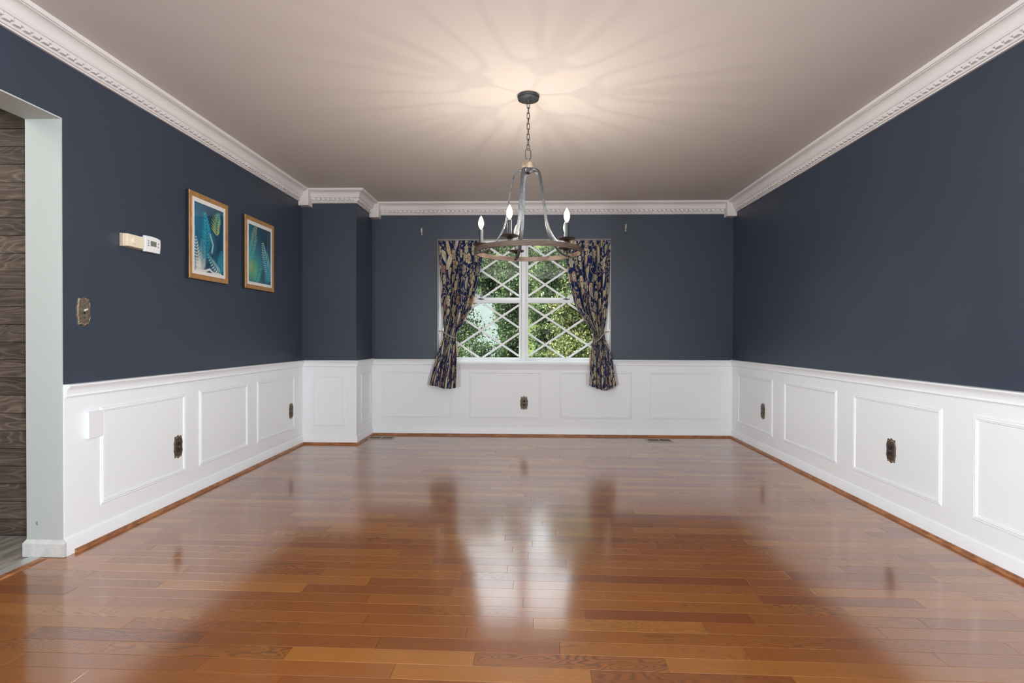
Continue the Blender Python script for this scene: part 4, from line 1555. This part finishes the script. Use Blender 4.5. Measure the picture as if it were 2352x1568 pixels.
def foliage(name, parent, blobs, n, size, cols, seed, origin):
    """thousands of small folded leaves over the surface of ellipsoids"""
    r = np.random.default_rng(seed)
    vol = np.array([b[3] * b[4] * b[5] for b in blobs]) ** 0.67
    pick = r.choice(len(blobs), n, p=vol / vol.sum())
    B = np.array(blobs)[pick]
    n_cl = max(1, n // 22)
    dr = r.normal(size=(n, 3))
    dr /= np.linalg.norm(dr, axis=1)[:, None]
    rad = r.uniform(0.45, 1.03, n) ** 0.6
    C = B[:, :3] + dr * B[:, 3:6] * rad[:, None]
    C = C[:n_cl][r.integers(0, n_cl, n)] + r.normal(size=(n, 3)) * np.array([0.11, 0.11, 0.07])
    # clump the leaves into sprays
    ax = r.normal(size=(n, 3))
    ax[:, 2] -= 0.5
    ax /= np.linalg.norm(ax, axis=1)[:, None]
    sd = np.cross(ax, r.normal(size=(n, 3)))
    sd /= np.linalg.norm(sd, axis=1)[:, None]
    nr = np.cross(ax, sd)
    s = size * r.uniform(0.6, 1.35, n)[:, None]
    V = np.empty((n, 4, 3))
    V[:, 0] = C
    V[:, 1] = C + ax * s * 0.5 + sd * s * 0.28 + nr * s * 0.08
    V[:, 2] = C + ax * s
    V[:, 3] = C + ax * s * 0.5 - sd * s * 0.28 + nr * s * 0.08
    V -= np.array(origin)
    me = bpy.data.meshes.new(name)
    me.vertices.add(n * 4)
    me.vertices.foreach_set('co', V.astype(np.float32).ravel())
    base = np.arange(n)[:, None] * 4
    F = np.concatenate([base + np.array([0, 1, 2]), base + np.array([0, 2, 3])], 1).reshape(-1)
    me.loops.add(len(F))
    me.loops.foreach_set('vertex_index', F.astype(np.int32))
    me.polygons.add(n * 2)
    me.polygons.foreach_set('loop_start', (np.arange(n * 2) * 3).astype(np.int32))
    me.polygons.foreach_set('loop_total', np.full(n * 2, 3, np.int32))
    me.update(calc_edges=True)
    a = me.color_attributes.new('Col', 'FLOAT_COLOR', 'POINT')
    c = np.array([hexlin(q) for q in cols])
    k = r.uniform(0, 1, n)[:, None]
    i0 = r.integers(0, len(c), n)
    i1 = r.integers(0, len(c), n)
    cc = (c[i0] * (1 - k) + c[i1] * k) * r.uniform(0.28, 0.66, n)[:, None]
    c4 = np.ones((n, 4, 4), np.float32)
    c4[:, :, :3] = cc[:, None, :]
    a.data.foreach_set('color', c4.ravel())
    me.materials.append(LEAF)
    o = bpy.data.objects.new(name, me)
    COL.objects.link(o)
    o.parent = parent
    o['kind'] = 'stuff'
    return o


GREEN = [(58, 82, 52), (76, 106, 62), (46, 66, 44), (110, 134, 84), (36, 54, 38)]
FRESH = [(104, 120, 68), (126, 138, 82), (74, 94, 52), (168, 168, 108), (52, 68, 40)]
MID = [(80, 108, 64), (112, 138, 84), (58, 82, 50), (150, 168, 112), (44, 64, 42)]


def tree(x, y, h, spread, n, size, cols, label, seed, low=0.15, kind='tree', trunk=0.14, group=None, lean=0.0):
    r = random.Random(seed)
    gz = ground(x, y) - 0.05
    t = thing(kind, label, 'tree' if kind == 'tree' else 'shrub', (x, y, gz), group)
    pts = [(lean * k / 5 + r.uniform(-0.06, 0.06) * h * 0.1 * k / 5, r.uniform(-0.05, 0.05), h * 0.9 * k / 5) for k in range(6)]
    MB().tube(pts, [trunk * (1 - 0.14 * k) for k in range(6)], 10).build('trunk' if kind == 'tree' else 'stem', BARK, t, smooth=True)
    blobs = []
    nb = 16 if kind == 'tree' else 7
    for k in range(nb):
        f = k / (nb - 1)
        zz = gz + h * (low + (1 - low) * f)
        a = r.uniform(0, 2 * PI)
        wd = spread * (0.9 if f < 0.7 else 0.9 * (1.1 - f) / 0.4)
        bx, by = x + lean * f + math.cos(a) * wd * 0.6, y + math.sin(a) * wd * 0.6
        rr = spread * r.uniform(0.32, 0.5)
        blobs.append((bx, by, zz, rr * 1.15, rr * 1.1, rr * 0.85))
        zb = h * max(0.06, (low + (1 - low) * f) - 0.14)
        if k % 2 == 0 and kind == 'tree':
            bp = [(lean * zb / h, 0, zb), ((bx - x) * 0.5, (by - y) * 0.5, zb + (zz - gz - zb) * 0.6), (bx - x, by - y, zz - gz)]
            MB().tube(smoothp(bp, 1), [trunk * 0.38, trunk * 0.3, trunk * 0.25, trunk * 0.2, trunk * 0.12, trunk * 0.08], 6).build('branch', BARK, t, smooth=True)
    foliage('foliage', t, blobs, n, size, cols, seed, (x, y, gz))
    return t


# background rows, kept low enough that the sky stands above them
tree(-5.4, 15.5, 4.4, 1.3, 24000, 0.075, GREEN, 'large dark green tree farthest left behind the pale strip', 21, low=0.10, trunk=0.16)
tree(1.15, 14.6, 4.3, 0.95, 44000, 0.07, MID, 'green tree behind the middle of the window', 22, low=0.08, trunk=0.11)
tree(3.5, 13.8, 4.3, 1.0, 36000, 0.07, GREEN, 'dark trunked green tree right of the middle, behind the pale one', 23, low=0.08, trunk=0.13)
tree(6.6, 14.6, 4.3, 1.3, 18000, 0.08, MID, 'broad green tree farthest to the right', 24, low=0.08, trunk=0.14)
tree(-1.75, 21.0, 4.2, 1.35, 46000, 0.085, GREEN, 'bushy dark tree closing the top of the pale strip', 25, low=0.16, trunk=0.14)
tree(-5.0, 21.5, 4.6, 1.5, 26000, 0.09, GREEN, 'dark tree far behind on the left of the pale strip', 32, low=0.08, trunk=0.16)
tree(1.35, 20.0, 4.4, 1.3, 36000, 0.085, MID, 'pale tree far behind the mullion of the window', 33, low=0.08, trunk=0.14)
tree(4.6, 20.5, 4.6, 1.4, 30000, 0.085, GREEN, 'tall dark tree far behind the right panes', 31, low=0.08, trunk=0.15)
# nearer growth
tree(-1.70, 9.7, 3.7, 0.72, 42000, 0.048, MID, 'leafy green tree close outside the left panes', 26, low=0.08, trunk=0.08)
tree(0.72, 9.3, 2.75, 0.60, 24000, 0.052, FRESH, 'small pale yellow green tree with hanging leaves outside the right panes', 27, low=0.14, trunk=0.04, lean=0.25)
tree(2.55, 11.4, 4.2, 0.80, 30000, 0.055, MID, 'green tree outside the right edge of the window', 28, low=0.06, trunk=0.09)
tree(-0.22, 11.6, 3.9, 0.40, 30000, 0.05, GREEN, 'narrow dark evergreen standing beside the gap to the pale strip', 29, low=0.02, trunk=0.08)
for k, (x, y, h, s, lb) in enumerate(((-0.70, 8.2, 1.55, 0.25, 'green shrub under the gap to the pale strip'), (-1.75, 7.6, 1.40, 0.30, 'green shrub outside the lower left corner of the window'),
                                      (0.12, 7.7, 1.15, 0.24, 'low shrub behind the window mullion'), (1.65, 8.0, 1.2, 0.32, 'low shrub outside the lower right corner of the window'))):
    tree(x, y, h, s, 9000, 0.04, MID if k % 2 else GREEN, lb, 40 + k, low=0.2, kind='shrub', trunk=0.03)
tree(0.48, 12.7, 3.1, 0.42, 20000, 0.05, GREEN, 'dark green bush between the evergreen and the pale tree', 50, low=0.10, kind='shrub', trunk=0.04)
